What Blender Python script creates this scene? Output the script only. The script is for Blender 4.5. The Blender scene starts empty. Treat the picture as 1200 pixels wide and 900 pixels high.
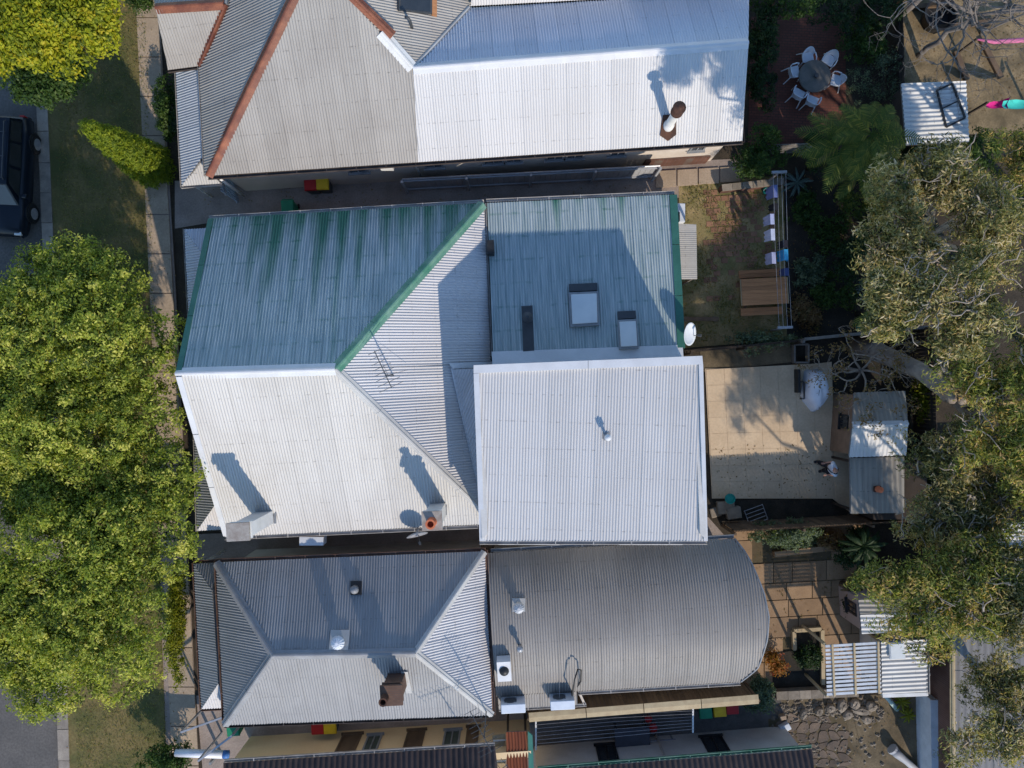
import bpy, bmesh, math, random
import numpy as np
from mathutils import Vector, Matrix
R = math.radians
random.seed(7)
sc = bpy.context.scene
COL = sc.collection

# ------------------------------------------------------------------ camera, sky, sun, exposure
H = 32.6                     # height of the drone above the ground
F = 913.0                    # focal length in pixels of the 1200 px wide photograph
cam_d = bpy.data.cameras.new("camera"); cam = bpy.data.objects.new("camera", cam_d); COL.objects.link(cam)
cam.location = (0, 0, H); cam.rotation_euler = (0, 0, 0)
cam_d.sensor_width = 36; cam_d.lens = 36 * F / 1200; cam_d.clip_end = 500
sc.camera = cam
SUN_AZ = Vector((0.42, -0.90, 0)).normalized(); SUN_EL = R(31)
w = bpy.data.worlds.new("World"); sc.world = w; w.use_nodes = True
nt = w.node_tree; nt.nodes.clear()
sky = nt.nodes.new("ShaderNodeTexSky"); sky.sky_type = 'NISHITA'; sky.sun_disc = False
sky.dust_density = 0.0; sky.ozone_density = 3.2; sky.air_density = 1.0; sky.sun_elevation = SUN_EL; sky.sun_rotation = math.atan2(SUN_AZ.x, SUN_AZ.y)
bg = nt.nodes.new("ShaderNodeBackground"); bg.inputs[1].default_value = 0.15
wo = nt.nodes.new("ShaderNodeOutputWorld")
nt.links.new(sky.outputs[0], bg.inputs[0]); nt.links.new(bg.outputs[0], wo.inputs[0])
sl = bpy.data.lights.new("sun", 'SUN'); sl.energy = 2.6; sl.angle = R(0.55); sl.color = (1.0, 0.88, 0.74)
so = bpy.data.objects.new("sun", sl); COL.objects.link(so); so.location = (10, -20, 40)
sdir = -(SUN_AZ * math.cos(SUN_EL) + Vector((0, 0, math.sin(SUN_EL))))
so.rotation_euler = sdir.to_track_quat('-Z', 'Y').to_euler()
sc.view_settings.view_transform = 'Standard'; sc.view_settings.look = 'None'
sc.view_settings.exposure = 0.72; sc.view_settings.gamma = 1.0; sc.view_settings.use_curve_mapping = False
sc.render.filter_size = 1.1; sc.cycles.max_bounces = 8; sc.cycles.diffuse_bounces = 6; sc.cycles.transmission_bounces = 4
sc.cycles.caustics_reflective = False; sc.cycles.caustics_refractive = False

# ------------------------------------------------------------------ helpers
def P(px, py, z=0.0):
    "a pixel of the photograph seen at real height z -> a point of the place"
    k = (H - z) / F
    return Vector(((px - 600) * k, (450 - py) * k, z))

class Plane:
    def __init__(s, a, b, c):
        s.p = a; s.n = (b - a).cross(c - a).normalized()
        if s.n.z < 0: s.n = -s.n
    def hit(s, px, py, off=0.0):
        d = Vector(((px - 600) / F, (450 - py) / F, -1)); o = Vector((0, 0, H))
        t = (s.p + s.n * off - o).dot(s.n) / d.dot(s.n)
        return o + d * t
    def z(s, x, y):
        return s.p.z - (s.n.x * (x - s.p.x) + s.n.y * (y - s.p.y)) / s.n.z
    def down(s):
        d = Vector((0, 0, -1)); return (d - s.n * d.dot(s.n)).normalized()

ORG = {}
def org(o):
    return ORG.get(o.name, Vector((0, 0, 0))) if o else Vector((0, 0, 0))

class MB:
    def __init__(s): s.v = []; s.f = []; s.m = []; s.mi = 0
    def add(s, vs, fs):
        b = len(s.v); s.v += [Vector(v) for v in vs]; s.f += [tuple(b + i for i in f) for f in fs]; s.m += [s.mi] * len(fs); return s
    def box(s, lo, hi, M=None):
        x0, y0, z0 = lo; x1, y1, z1 = hi
        vs = [Vector(c) for c in ((x0,y0,z0),(x1,y0,z0),(x1,y1,z0),(x0,y1,z0),(x0,y0,z1),(x1,y0,z1),(x1,y1,z1),(x0,y1,z1))]
        if M: vs = [M @ v for v in vs]
        return s.add(vs, [(3,2,1,0),(4,5,6,7),(0,1,5,4),(1,2,6,5),(2,3,7,6),(3,0,4,7)])
    def bar(s, a, b, w, h):
        "box of section w x h along a-b"
        a = Vector(a); b = Vector(b); t = (b - a); L = t.length; t.normalize()
        up = Vector((0,0,1)) if abs(t.z) < .95 else Vector((0,1,0))
        sd = t.cross(up).normalized(); up = sd.cross(t)
        vs = [p + sd * x * w / 2 + up * y * h / 2 for p in (a, b) for x, y in ((-1,-1),(1,-1),(1,1),(-1,1))]
        return s.add(vs, [(0,1,2,3),(7,6,5,4),(0,4,5,1),(1,5,6,2),(2,6,7,3),(3,7,4,0)])
    def prism(s, poly, dz=None, n=None):
        "solid between polygon and polygon shifted by vector"
        k = len(poly); d = Vector((0,0,dz)) if n is None else n
        vs = [Vector(p) for p in poly] + [Vector(p) + d for p in poly]
        return s.add(vs, [tuple(range(k))[::-1], tuple(range(k, 2*k))] + [(i, (i+1) % k, k + (i+1) % k, k + i) for i in range(k)])
    def ext(s, a, b, prof):
        a = Vector(a); b = Vector(b); t = (b - a).normalized()
        sd = t.cross(Vector((0,0,1))).normalized(); up = sd.cross(t); k = len(prof)
        vs = [p + sd * x + up * y for p in (a, b) for x, y in prof]
        return s.add(vs, [tuple(range(k)), tuple(range(2*k-1, k-1, -1))] + [(i, k+i, k+(i+1) % k, (i+1) % k) for i in range(k)])
    def tube(s, pts, rad, n=8, cap=True):
        pts = [Vector(p) for p in pts]
        if not isinstance(rad, (list, tuple)): rad = [rad] * len(pts)
        vs = []; prev = None
        for i, p in enumerate(pts):
            t = (pts[min(i+1, len(pts)-1)] - pts[max(i-1, 0)]).normalized()
            a = Vector((0,0,1)) if abs(t.z) < .9 else Vector((1,0,0))
            if prev is not None: a = prev
            x = (a - t * a.dot(t))
            if x.length < 1e-5: x = t.orthogonal()
            x.normalize(); y = t.cross(x); prev = x
            vs += [p + (x * math.cos(2*math.pi*j/n) + y * math.sin(2*math.pi*j/n)) * rad[i] for j in range(n)]
        fs = [(i*n+j, i*n+(j+1) % n, (i+1)*n+(j+1) % n, (i+1)*n+j) for i in range(len(pts)-1) for j in range(n)]
        if cap: fs += [tuple(range(n))[::-1], tuple((len(pts)-1)*n + j for j in range(n))]
        return s.add(vs, fs)
    def lathe(s, prof, n=20, c=(0,0,0), M=None):
        "prof: (radius, z) from bottom to top"
        c = Vector(c); vs = []
        for r, z in prof:
            for j in range(n):
                v = Vector((r*math.cos(2*math.pi*j/n), r*math.sin(2*math.pi*j/n), z))
                vs.append(c + (M @ v if M else v))
        k = len(prof)
        fs = [(i*n+j, i*n+(j+1) % n, (i+1)*n+(j+1) % n, (i+1)*n+j) for i in range(k-1) for j in range(n)]
        fs += [tuple(range(n))[::-1], tuple((k-1)*n + j for j in range(n))]
        return s.add(vs, fs)
    def build(s, name, mat, parent=None, smooth=False, local=False, bevel=0.0):
        me = bpy.data.meshes.new(name); o = org(parent)
        me.from_pydata([v if local else v - o for v in s.v], [], s.f)
        for m in (mat if isinstance(mat, (list, tuple)) else [mat]): me.materials.append(m)
        if isinstance(mat, (list, tuple)): me.polygons.foreach_set("material_index", s.m)
        if smooth: me.polygons.foreach_set("use_smooth", [True] * len(me.polygons))
        bm = bmesh.new(); bm.from_mesh(me); bmesh.ops.recalc_face_normals(bm, faces=bm.faces)
        if bevel: bmesh.ops.bevel(bm, geom=bm.edges[:], offset=bevel, segments=1, affect='EDGES', profile=.5)
        bm.to_mesh(me); bm.free()
        return link(name, me, parent)

def link(name, me, parent=None):
    ob = bpy.data.objects.new(name, me); COL.objects.link(ob)
    if parent: ob.parent = parent; ORG[ob.name] = org(parent)
    return ob

def tag(o, label=None, cat=None, group=None, kind=None):
    if label: o['label'] = label
    if cat: o['category'] = cat
    if group: o['group'] = group
    if kind: o['kind'] = kind
    return o

def thing(name, label, cat, loc=(0,0,0), group=None, rz=0.0):
    o = bpy.data.objects.new(name, None); COL.objects.link(o)
    o.empty_display_size = .2
    o.location = loc; o.rotation_euler = (0, 0, rz); ORG[o.name] = Vector(loc)
    return tag(o, label, cat, group)

def copy_tree(o, parent=None, loc=None, rz=None):
    c = o.copy(); COL.objects.link(c)
    if parent: c.parent = parent
    if loc is not None: c.location = loc
    if rz is not None: c.rotation_euler = (0, 0, rz)
    for ch in list(o.children): copy_tree(ch, c)
    return c

def piece(src, parent, loc, rz=0.0, scale=None):
    "another object sharing src's mesh, at a world place under parent"
    c = bpy.data.objects.new(src.name.split('.')[0], src.data); COL.objects.link(c); c.parent = parent
    c.location = Vector(loc) - org(parent); c.rotation_euler = (0, 0, rz)
    if scale: c.scale = scale
    return c

# ------------------------------------------------------------------ materials
def _nodes(name):
    m = bpy.data.materials.new(name); m.use_nodes = True; t = m.node_tree
    return m, t, t.nodes["Principled BSDF"], t.nodes.new, t.links.new
def math_n(t, op, a, b=None, clamp=False):
    n = t.nodes.new("ShaderNodeMath"); n.operation = op; n.use_clamp = clamp
    for i, x in enumerate((a, b)):
        if x is None: continue
        if isinstance(x, (int, float)): n.inputs[i].default_value = x
        else: t.links.new(x, n.inputs[i])
    return n.outputs[0]
def mixc(t, f, a, b, mode='MIX'):
    n = t.nodes.new("ShaderNodeMix"); n.data_type = 'RGBA'; n.blend_type = mode; n.clamp_factor = True
    for s, x in ((n.inputs[0], f), (n.inputs[6], a), (n.inputs[7], b)):
        if isinstance(x, (int, float)): s.default_value = x
        elif isinstance(x, (tuple, list)): s.default_value = (*x, 1)
        else: t.links.new(x, s)
    return n.outputs[2]
def noise(t, vec, scale, detail=5, rough=.55):
    n = t.nodes.new("ShaderNodeTexNoise"); n.inputs["Scale"].default_value = scale
    n.inputs["Detail"].default_value = detail; n.inputs["Roughness"].default_value = rough
    if vec is not None: t.links.new(vec, n.inputs["Vector"])
    return n.outputs[0]
def mapping(t, vec, scale=(1,1,1), rot=(0,0,0)):
    n = t.nodes.new("ShaderNodeMapping"); n.inputs["Scale"].default_value = scale; n.inputs["Rotation"].default_value = rot
    t.links.new(vec, n.inputs["Vector"]); return n.outputs[0]
def ramp(t, f, lo, hi):
    n = t.nodes.new("ShaderNodeMapRange"); n.inputs[1].default_value = lo; n.inputs[2].default_value = hi
    t.links.new(f, n.inputs[0]); return n.outputs[0]
def bump(t, bsdf, h, strength, dist=.02):
    n = t.nodes.new("ShaderNodeBump"); n.inputs["Strength"].default_value = strength; n.inputs["Distance"].default_value = dist
    t.links.new(h, n.inputs["Height"]); t.links.new(n.outputs[0], bsdf.inputs["Normal"])
def rnd_bright(t, c, amt):
    oi = t.nodes.new("ShaderNodeObjectInfo")
    f = math_n(t, 'MULTIPLY_ADD', oi.outputs["Random"], 2 * amt); f.node.inputs[2].default_value = 1 - amt
    cb = t.nodes.new("ShaderNodeCombineColor")
    for i in range(3): t.links.new(f, cb.inputs[i])
    return mixc(t, 1.0, c, cb.outputs[0], 'MULTIPLY')

def mk(name, c1, c2=None, scale=2.0, rough=.75, metal=0.0, bmp=0.0, bscale=30, rnd=0.0, stretch=(1,1,1), spec=.3, lo=.35, hi=.65, fine=0.0, bdist=.02):
    m, t, b, N, L = _nodes(name)
    g = N("ShaderNodeNewGeometry"); v = mapping(t, g.outputs["Position"], stretch)
    c2 = c2 or tuple(x * .7 for x in c1)
    c = mixc(t, ramp(t, noise(t, v, scale), lo, hi), c1, c2)
    if fine:
        c = mixc(t, ramp(t, noise(t, v, scale * 14, 3), .35, .7), c, mixc(t, fine, c, tuple(x * .35 for x in c1)))
    if rnd: c = rnd_bright(t, c, rnd)
    L(c, b.inputs["Base Color"]); b.inputs["Roughness"].default_value = rough; b.inputs["Metallic"].default_value = metal
    b.inputs["Specular IOR Level"].default_value = spec
    if bmp: bump(t, b, noise(t, v, bscale, 4), bmp, bdist)
    return m

def roofmat(name, base, dirt, amount=.5, rough=.5, spec=.35, rnd=.05, grimy=0.0):
    "painted or bare corrugated sheet: streaks run down the slope, dirt gathers in blotches, each sheet a little different"
    m, t, b, N, L = _nodes(name)
    uv = N("ShaderNodeUVMap").outputs[0]; g = N("ShaderNodeNewGeometry").outputs["Position"]
    st = ramp(t, noise(t, mapping(t, uv, (.35, 5, 1)), 1.6, 6, .65), .42, .75)
    bl = ramp(t, noise(t, g, .45, 7, .65), .44, .66)
    f = math_n(t, 'MULTIPLY', math_n(t, 'ADD', math_n(t, 'MULTIPLY', st, .6), math_n(t, 'MULTIPLY', bl, .55)), amount, True)
    c = mixc(t, f, base, dirt)
    sp = ramp(t, noise(t, g, 9, 4, .7), .63, .78)
    c = mixc(t, math_n(t, 'MULTIPLY', sp, .35 + grimy), c, tuple(x * .45 for x in dirt))
    sx = N("ShaderNodeSeparateXYZ"); L(uv, sx.inputs[0])
    nail = math_n(t, 'COMPARE', math_n(t, 'FRACT', math_n(t, 'MULTIPLY', sx.outputs[0], 1.1)), .5); nail.node.inputs[2].default_value = .022
    nz = ramp(t, noise(t, mapping(t, uv, (1, 1, 1)), 7, 2), .5, .7)
    c = mixc(t, math_n(t, 'MULTIPLY', math_n(t, 'MULTIPLY', nail, nz), .55), c, tuple(x * .4 for x in dirt))
    rs = ramp(t, noise(t, mapping(t, uv, (.9, 4, 1)), 1.1, 3, .6), .70, .80)
    c = mixc(t, math_n(t, 'MULTIPLY', rs, .35), c, (.20, .13, .09))
    c = rnd_bright(t, c, rnd)
    L(c, b.inputs["Base Color"]); b.inputs["Roughness"].default_value = rough
    b.inputs["Specular IOR Level"].default_value = spec
    return m

def greenmat(name, wear, eave_len):
    m, t, b, N, L = _nodes(name)
    uv = N("ShaderNodeUVMap").outputs[0]; sx = N("ShaderNodeSeparateXYZ"); L(uv, sx.inputs[0]); u, v = sx.outputs[0], sx.outputs[1]
    st = noise(t, mapping(t, uv, (.16, 2.2, 1)), 1.3, 6, .62)
    per = math_n(t, 'MULTIPLY', math_n(t, 'SINE', math_n(t, 'MULTIPLY', v, 2 * math.pi / .8)), .10)
    eave = math_n(t, 'POWER', ramp(t, u, 0, eave_len), .6)
    f = math_n(t, 'ADD', math_n(t, 'ADD', math_n(t, 'ADD', st, per), math_n(t, 'MULTIPLY', eave, .55)), wear - .80)
    bandn = noise(t, mapping(t, uv, (.02, .55, 1)), 1.0, 2)
    f = math_n(t, 'ADD', f, math_n(t, 'MULTIPLY', math_n(t, 'SUBTRACT', bandn, .46), 1.3))
    f = ramp(t, f, .22, .62)
    nail = math_n(t, 'COMPARE', math_n(t, 'FRACT', math_n(t, 'MULTIPLY', u, 1.12)), .5); nail.node.inputs[2].default_value = .05
    nz = ramp(t, noise(t, uv, 2.6, 3), .48, .62)
    f = math_n(t, 'SUBTRACT', f, math_n(t, 'MULTIPLY', math_n(t, 'MULTIPLY', nail, nz), .38), True)
    g1 = mixc(t, noise(t, uv, 3), (.03, .125, .085), (.05, .19, .13))
    w1 = mixc(t, ramp(t, noise(t, mapping(t, uv, (.3, 5, 1)), 2, 5), .35, .7), (.42, .475, .475), (.21, .285, .295))
    c = mixc(t, f, g1, w1); c = rnd_bright(t, c, .05)
    L(c, b.inputs["Base Color"]); b.inputs["Roughness"].default_value = .5; b.inputs["Specular IOR Level"].default_value = .35
    return m

def brickmat(name, c1, c2, mortar, scale=4.0, rot=0.0, rough=.85, mossy=None):
    m, t, b, N, L = _nodes(name)
    g = N("ShaderNodeNewGeometry"); v = mapping(t, g.outputs["Position"], (1,1,1), (0,0,rot))
    br = N("ShaderNodeTexBrick"); L(v, br.inputs["Vector"]); br.inputs["Scale"].default_value = scale
    br.inputs["Color1"].default_value = (*c1, 1); br.inputs["Color2"].default_value = (*c2, 1); br.inputs["Mortar"].default_value = (*mortar, 1)
    br.inputs["Mortar Size"].default_value = .03
    c = mixc(t, ramp(t, noise(t, g.outputs["Position"], 1.3), .35, .7), br.outputs[0], tuple(x * .5 for x in c1))
    if mossy: c = mixc(t, ramp(t, noise(t, g.outputs["Position"], .9, 7), .45, .6), c, mossy)
    L(c, b.inputs["Base Color"]); b.inputs["Roughness"].default_value = rough
    bump(t, b, br.outputs["Fac"], -.5, .01)
    return m

def leafmat(name, cols, rough=.55, trans=.38):
    m, t, b, N, L = _nodes(name)
    a = N("ShaderNodeAttribute"); a.attribute_name = "tint"
    cr = N("ShaderNodeValToRGB"); e = cr.color_ramp.elements
    while len(e) < len(cols): e.new(.5)
    for i, c in enumerate(cols): e[i].position = i / (len(cols) - 1); e[i].color = (*c, 1)
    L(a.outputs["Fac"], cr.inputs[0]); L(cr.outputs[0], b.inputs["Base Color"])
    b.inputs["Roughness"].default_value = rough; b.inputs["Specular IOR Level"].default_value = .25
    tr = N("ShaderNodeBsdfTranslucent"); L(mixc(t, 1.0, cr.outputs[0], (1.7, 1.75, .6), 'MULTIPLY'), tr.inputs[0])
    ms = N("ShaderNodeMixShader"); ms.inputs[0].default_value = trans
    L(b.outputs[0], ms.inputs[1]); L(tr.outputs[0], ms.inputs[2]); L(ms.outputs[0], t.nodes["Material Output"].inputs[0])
    return m

M = dict(
    soil=mk("soil", (.045,.036,.026), (.08,.062,.042), 1.2, .95, bmp=.6, fine=.6),
    sunsoil=mk("dry_soil", (.20,.155,.095), (.10,.08,.05), 1.4, .95, bmp=.6, fine=.5),
    road=mk("asphalt", (.15,.138,.125), (.115,.108,.10), .8, .9, bmp=.4, bscale=80, fine=.5),
    kerb=mk("kerb_concrete", (.30,.26,.21), (.20,.17,.14), 2.5, .9, bmp=.3, fine=.4),
    kerbstone=mk('kerb_stone', (.36,.31,.25), (.24,.205,.17), 2.5, .9, bmp=.4, fine=.45, rnd=.16),
    slab=mk("footpath_concrete", (.46,.36,.26), (.36,.28,.20), 1.1, .9, bmp=.2, fine=.35, rnd=.10),
    alley=mk("alley_concrete", (.37,.30,.255), (.27,.22,.185), 1.2, .9, bmp=.3, fine=.4),
    verge=mk("verge_turf", (.23,.175,.07), (.085,.10,.03), .7, .95, bmp=.8, fine=.6),
    patio=mk("patio_concrete", (.68,.53,.36), (.58,.44,.29), .8, .8, bmp=.12, fine=.22, rnd=.025),
    joint=mk('mossy_joint', (.13,.095,.055), (.09,.075,.04), 3, .95, fine=.4),
    sandstone=mk("sandstone_paver", (.34,.225,.13), (.27,.175,.10), 2.0, .85, bmp=.25, fine=.3, rnd=.18),
    paver=mk("worn_brick_paver", (.30,.16,.095), (.22,.125,.08), 3.0, .85, bmp=.3, fine=.35, rnd=.25),
    courtyard=brickmat("courtyard_brick", (.17,.055,.035), (.12,.04,.028), (.05,.03,.022), 2.2, .05),
    brick=brickmat("wall_brick", (.16,.07,.045), (.12,.05,.035), (.14,.12,.10), 3.0),
    render_cream=mk("cream_render", (.62,.55,.47), (.55,.48,.41), 1.2, .85, bmp=.1, fine=.15),
    render_yellow=mk("yellow_render", (.82,.62,.36), (.76,.56,.32), 1.0, .85, bmp=.1, fine=.1),
    render_white=mk("white_render", (.62,.60,.56), (.52,.50,.46), 1.2, .85, bmp=.1, fine=.15),
    render_brown=mk("brown_render", (.40,.30,.21), (.32,.24,.17), 1.2, .85, bmp=.1, fine=.2),
    white=mk("white_paint", (.72,.72,.70), (.60,.60,.57), 2, .5, fine=.12),
    offwhite=mk("offwhite_metal", (.60,.61,.62), (.53,.54,.55), 1.5, .45, fine=.08),
    black=mk("black_metal", (.015,.015,.017), (.03,.03,.03), 4, .5),
    darkgrey=mk("dark_grey_metal", (.06,.065,.07), (.045,.05,.055), 3, .5),
    grey=mk("grey_metal", (.28,.29,.30), (.20,.21,.22), 3, .45, fine=.2),
    palefence=mk('grey_fence_panel', (.40,.41,.43), (.33,.34,.36), 2, .6, fine=.15, rnd=.06),
    blue_gate=mk('blue_gate_paint', (.30,.38,.48), (.26,.33,.42), 3, .6),
    carblue=mk('bright_blue_sheet', (.05,.16,.42), (.04,.13,.36), 3, .5),
    galv=mk("galvanised_steel", (.42,.43,.45), (.30,.31,.33), 5, .4, metal=.35, fine=.2),
    rustcap=mk("rusty_red_cap", (.32,.12,.065), (.15,.05,.035), 2.2, .5, fine=.6, rnd=.18),
    greencap=mk("green_cap", (.06,.20,.13), (.17,.30,.23), 1.6, .45, fine=.15),
    shadebarge=mk('shaded_green_barge', (.035,.13,.10), (.05,.17,.13), 1.5, .5, fine=.25),  # the cap green again, with the barge's side shade put into the colour
    palecap=mk("pale_cap", (.50,.50,.48), (.40,.39,.37), 1.0, .5, fine=.15),
    darkgutter=mk("dark_gutter", (.05,.04,.035), (.10,.08,.07), 2, .6, fine=.3),
    palegutter=mk("pale_gutter", (.50,.47,.43), (.36,.33,.30), 2, .55, fine=.3),
    browngutter=mk("brown_gutter", (.14,.075,.05), (.20,.13,.10), 2, .6, fine=.3),
    rust=mk("rust_stain", (.11,.05,.03), (.055,.03,.022), 5, .85, fine=.4),
    terracotta=mk("terracotta", (.55,.16,.07), (.42,.11,.05), 6, .8),
    chimbrick=brickmat("chimney_brick", (.17,.09,.055), (.12,.06,.04), (.10,.075,.06), 3.5),
    cement=mk("chimney_cement", (.42,.38,.33), (.30,.25,.21), 4, .9, bmp=.3, fine=.5),
    timber=mk("weathered_timber", (.17,.115,.07), (.11,.075,.05), 3, .85, bmp=.3, stretch=(1,1,.3), fine=.4, rnd=.22),
    dktimber=mk("dark_timber", (.07,.052,.038), (.045,.035,.028), 3, .9, bmp=.3, fine=.4, rnd=.25),
    greytimber=mk("grey_timber", (.22,.20,.18), (.15,.14,.125), 3, .85, bmp=.3, fine=.4, rnd=.2),
    oiltimber=mk("oiled_timber", (.52,.24,.10), (.40,.18,.075), 4, .55, stretch=(.3,3,1), fine=.3, rnd=.15),
    shedwall=mk('brown_shed_board', (.27,.18,.12), (.20,.135,.09), 3, .8, fine=.35),
    palewood=mk("pale_timber", (.50,.40,.24), (.42,.32,.19), 4, .75, fine=.3, rnd=.1),
    glass=mk("window_glass", (.02,.025,.03), (.03,.035,.04), 2, .08, spec=.6),
    greenglass=mk('greenish_glass', (.07,.10,.085), (.05,.07,.06), 3, .12, spec=.6),
    skyglass=mk("skylight_diffuser", (.62,.64,.63), (.55,.58,.58), 2, .25, spec=.5),
    plasticwhite=mk("white_plastic", (.66,.70,.74), (.58,.62,.67), 3, .45),
    red=mk("red_plastic", (.42,.02,.02), (.34,.018,.02), 4, .5),
    yellow=mk("yellow_plastic", (.72,.48,.02), (.6,.38,.02), 4, .5),
    green=mk("green_plastic", (.015,.22,.11), (.012,.17,.09), 4, .5),
    teal=mk("teal_plastic", (.01,.28,.23), (.01,.22,.19), 4, .5),
    carpaint=mk("dark_blue_car_paint", (.006,.012,.022), (.005,.010,.018), 2, .3, spec=.3),
    rubber=mk("rubber", (.012,.012,.012), (.018,.018,.018), 4, .85),
    pavestone=mk('paving_stone', (.17,.125,.09), (.105,.085,.07), 2.5, .9, bmp=.5, fine=.5, rnd=.35),
    stone=mk("stone", (.30,.255,.20), (.22,.185,.145), 4, .9, bmp=.5, fine=.4, rnd=.2),
    tabletop=mk("stone_table_top", (.16,.15,.135), (.10,.105,.095), 2.5, .8, fine=.4),
    tarp=mk("white_tarp", (.74,.76,.80), (.66,.68,.73), 2, .5, bmp=.3, bscale=6),
    bark=mk("bark", (.11,.085,.062), (.07,.055,.042), 5, .95, bmp=.6, fine=.4),
    palebark=mk("pale_bark", (.38,.33,.27), (.24,.20,.165), 4, .85, bmp=.4, fine=.3),
    trunkbark=mk('trunk_bark', (.30,.25,.20), (.19,.155,.13), 4, .9, bmp=.5, fine=.3),
    greybark=mk("grey_bark", (.21,.19,.175), (.14,.125,.115), 5, .9, bmp=.4, fine=.3),
    skin=mk("skin", (.50,.27,.19), (.44,.23,.16), 20, .6),
    shirt=mk("white_shirt", (.72,.76,.82), (.66,.70,.77), 8, .8),
    trousers=mk("dark_trousers", (.018,.02,.028), (.025,.027,.034), 8, .85),
    hair=mk("greying_red_hair", (.26,.10,.06), (.40,.26,.18), 60, .7),
    tilebrown=mk("dark_roof_tile", (.085,.06,.052), (.06,.043,.04), 3, .75, fine=.4, rnd=.12),
    oldrust=mk("rusted_iron", (.26,.075,.03), (.16,.045,.022), 2, .8, stretch=(6,.4,1), fine=.3),
    greenfascia=mk("green_board", (.05,.20,.15), (.04,.17,.13), 3, .6),
    bluewhite=mk("pale_painted_masonry", (.62,.66,.70), (.50,.54,.58), 3, .8, bmp=.4, fine=.25),
    stubble=mk("dry_grass", (.38,.285,.14), (.17,.16,.06), 1.3, .95, bmp=.7, fine=.5),
    mulch=mk("dark_mulch", (.030,.028,.022), (.055,.045,.034), 2.2, .95, bmp=.8, fine=.6),
    deck=mk("roof_underlay", (.20,.20,.20), (.15,.15,.15), 2, .8),
)
RM = dict(
    white=roofmat("white_roof_sheet", (.49,.48,.455), (.385,.37,.34), .65, .5),
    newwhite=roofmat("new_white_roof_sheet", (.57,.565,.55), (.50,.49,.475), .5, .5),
    grey=roofmat("grey_roof_sheet", (.345,.33,.30), (.26,.24,.215), .8, .55, rnd=.07),
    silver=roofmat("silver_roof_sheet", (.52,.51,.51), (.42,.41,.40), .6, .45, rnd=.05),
    box=roofmat("extension_roof_sheet", (.54,.53,.515), (.45,.44,.42), .55, .5, rnd=.035),
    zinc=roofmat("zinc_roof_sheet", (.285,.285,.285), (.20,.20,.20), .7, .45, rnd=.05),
    barrel=roofmat("curved_roof_sheet", (.26,.243,.222), (.18,.165,.148), .75, .42, rnd=.05),
    blue=roofmat("shade_blue_roof_sheet", (.52,.55,.60), (.42,.45,.50), .5, .45, rnd=.04),  # pale sheet with the blue of sky-lit shade put into its colour
    verandah=roofmat("verandah_roof_sheet", (.44,.46,.49), (.33,.35,.38), .5, .5),
    shed=roofmat("shed_roof_sheet", (.56,.56,.54), (.38,.37,.34), .8, .5, grimy=.3),
    fibro=roofmat('fibro_sheet', (.46,.44,.40), (.34,.32,.28), .8, .8),
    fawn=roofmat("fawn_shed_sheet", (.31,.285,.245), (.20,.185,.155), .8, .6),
    garage=roofmat("garage_roof_sheet", (.20,.19,.18), (.15,.145,.14), .6, .6),
    green=greenmat("green_weathered_sheet", .50, 5.5),
    green2=greenmat("green_skillion_sheet", .78, 3.0),
)
LM = dict(
    fig=leafmat("fig_leaf", [(.05,.075,.012), (.20,.255,.035), (.37,.40,.06), (.56,.53,.13)]),
    plane=leafmat("plane_leaf", [(.10,.13,.010), (.25,.28,.016), (.38,.39,.022), (.46,.38,.025)]),
    cypress=leafmat("cypress_leaf", [(.08,.13,.012), (.20,.26,.018), (.34,.37,.025)]),
    euc=leafmat("eucalypt_leaf", [(.06,.08,.032), (.17,.18,.065), (.33,.31,.13), (.40,.29,.12), (.56,.49,.32)], trans=.3),
    euc2=leafmat("eucalypt_green_leaf", [(.05,.08,.02), (.15,.19,.04), (.30,.32,.07), (.42,.36,.12), (.50,.34,.14)], trans=.3),
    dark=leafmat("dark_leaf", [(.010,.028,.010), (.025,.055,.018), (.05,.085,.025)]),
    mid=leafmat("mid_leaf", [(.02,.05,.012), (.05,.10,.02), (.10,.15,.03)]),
    lime=leafmat("lime_leaf", [(.07,.10,.010), (.20,.22,.015), (.32,.30,.02)]),
    pale=leafmat("pale_leaf", [(.05,.08,.05), (.12,.17,.10), (.22,.26,.15)]),
    orange=leafmat("orange_leaf", [(.16,.10,.015), (.34,.14,.02), (.30,.05,.02)]),
    palm=leafmat("palm_leaf", [(.04,.085,.015), (.085,.125,.022), (.26,.25,.05)]),
    dry=leafmat("dry_leaf", [(.14,.08,.035), (.26,.17,.08), (.10,.10,.03)]),
    grass=leafmat("grass_blade", [(.07,.10,.02), (.18,.18,.05), (.34,.27,.11)]),
    bluegum=leafmat("blue_gum_leaf", [(.06,.10,.10), (.13,.20,.19), (.20,.27,.26)]),
)

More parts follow.
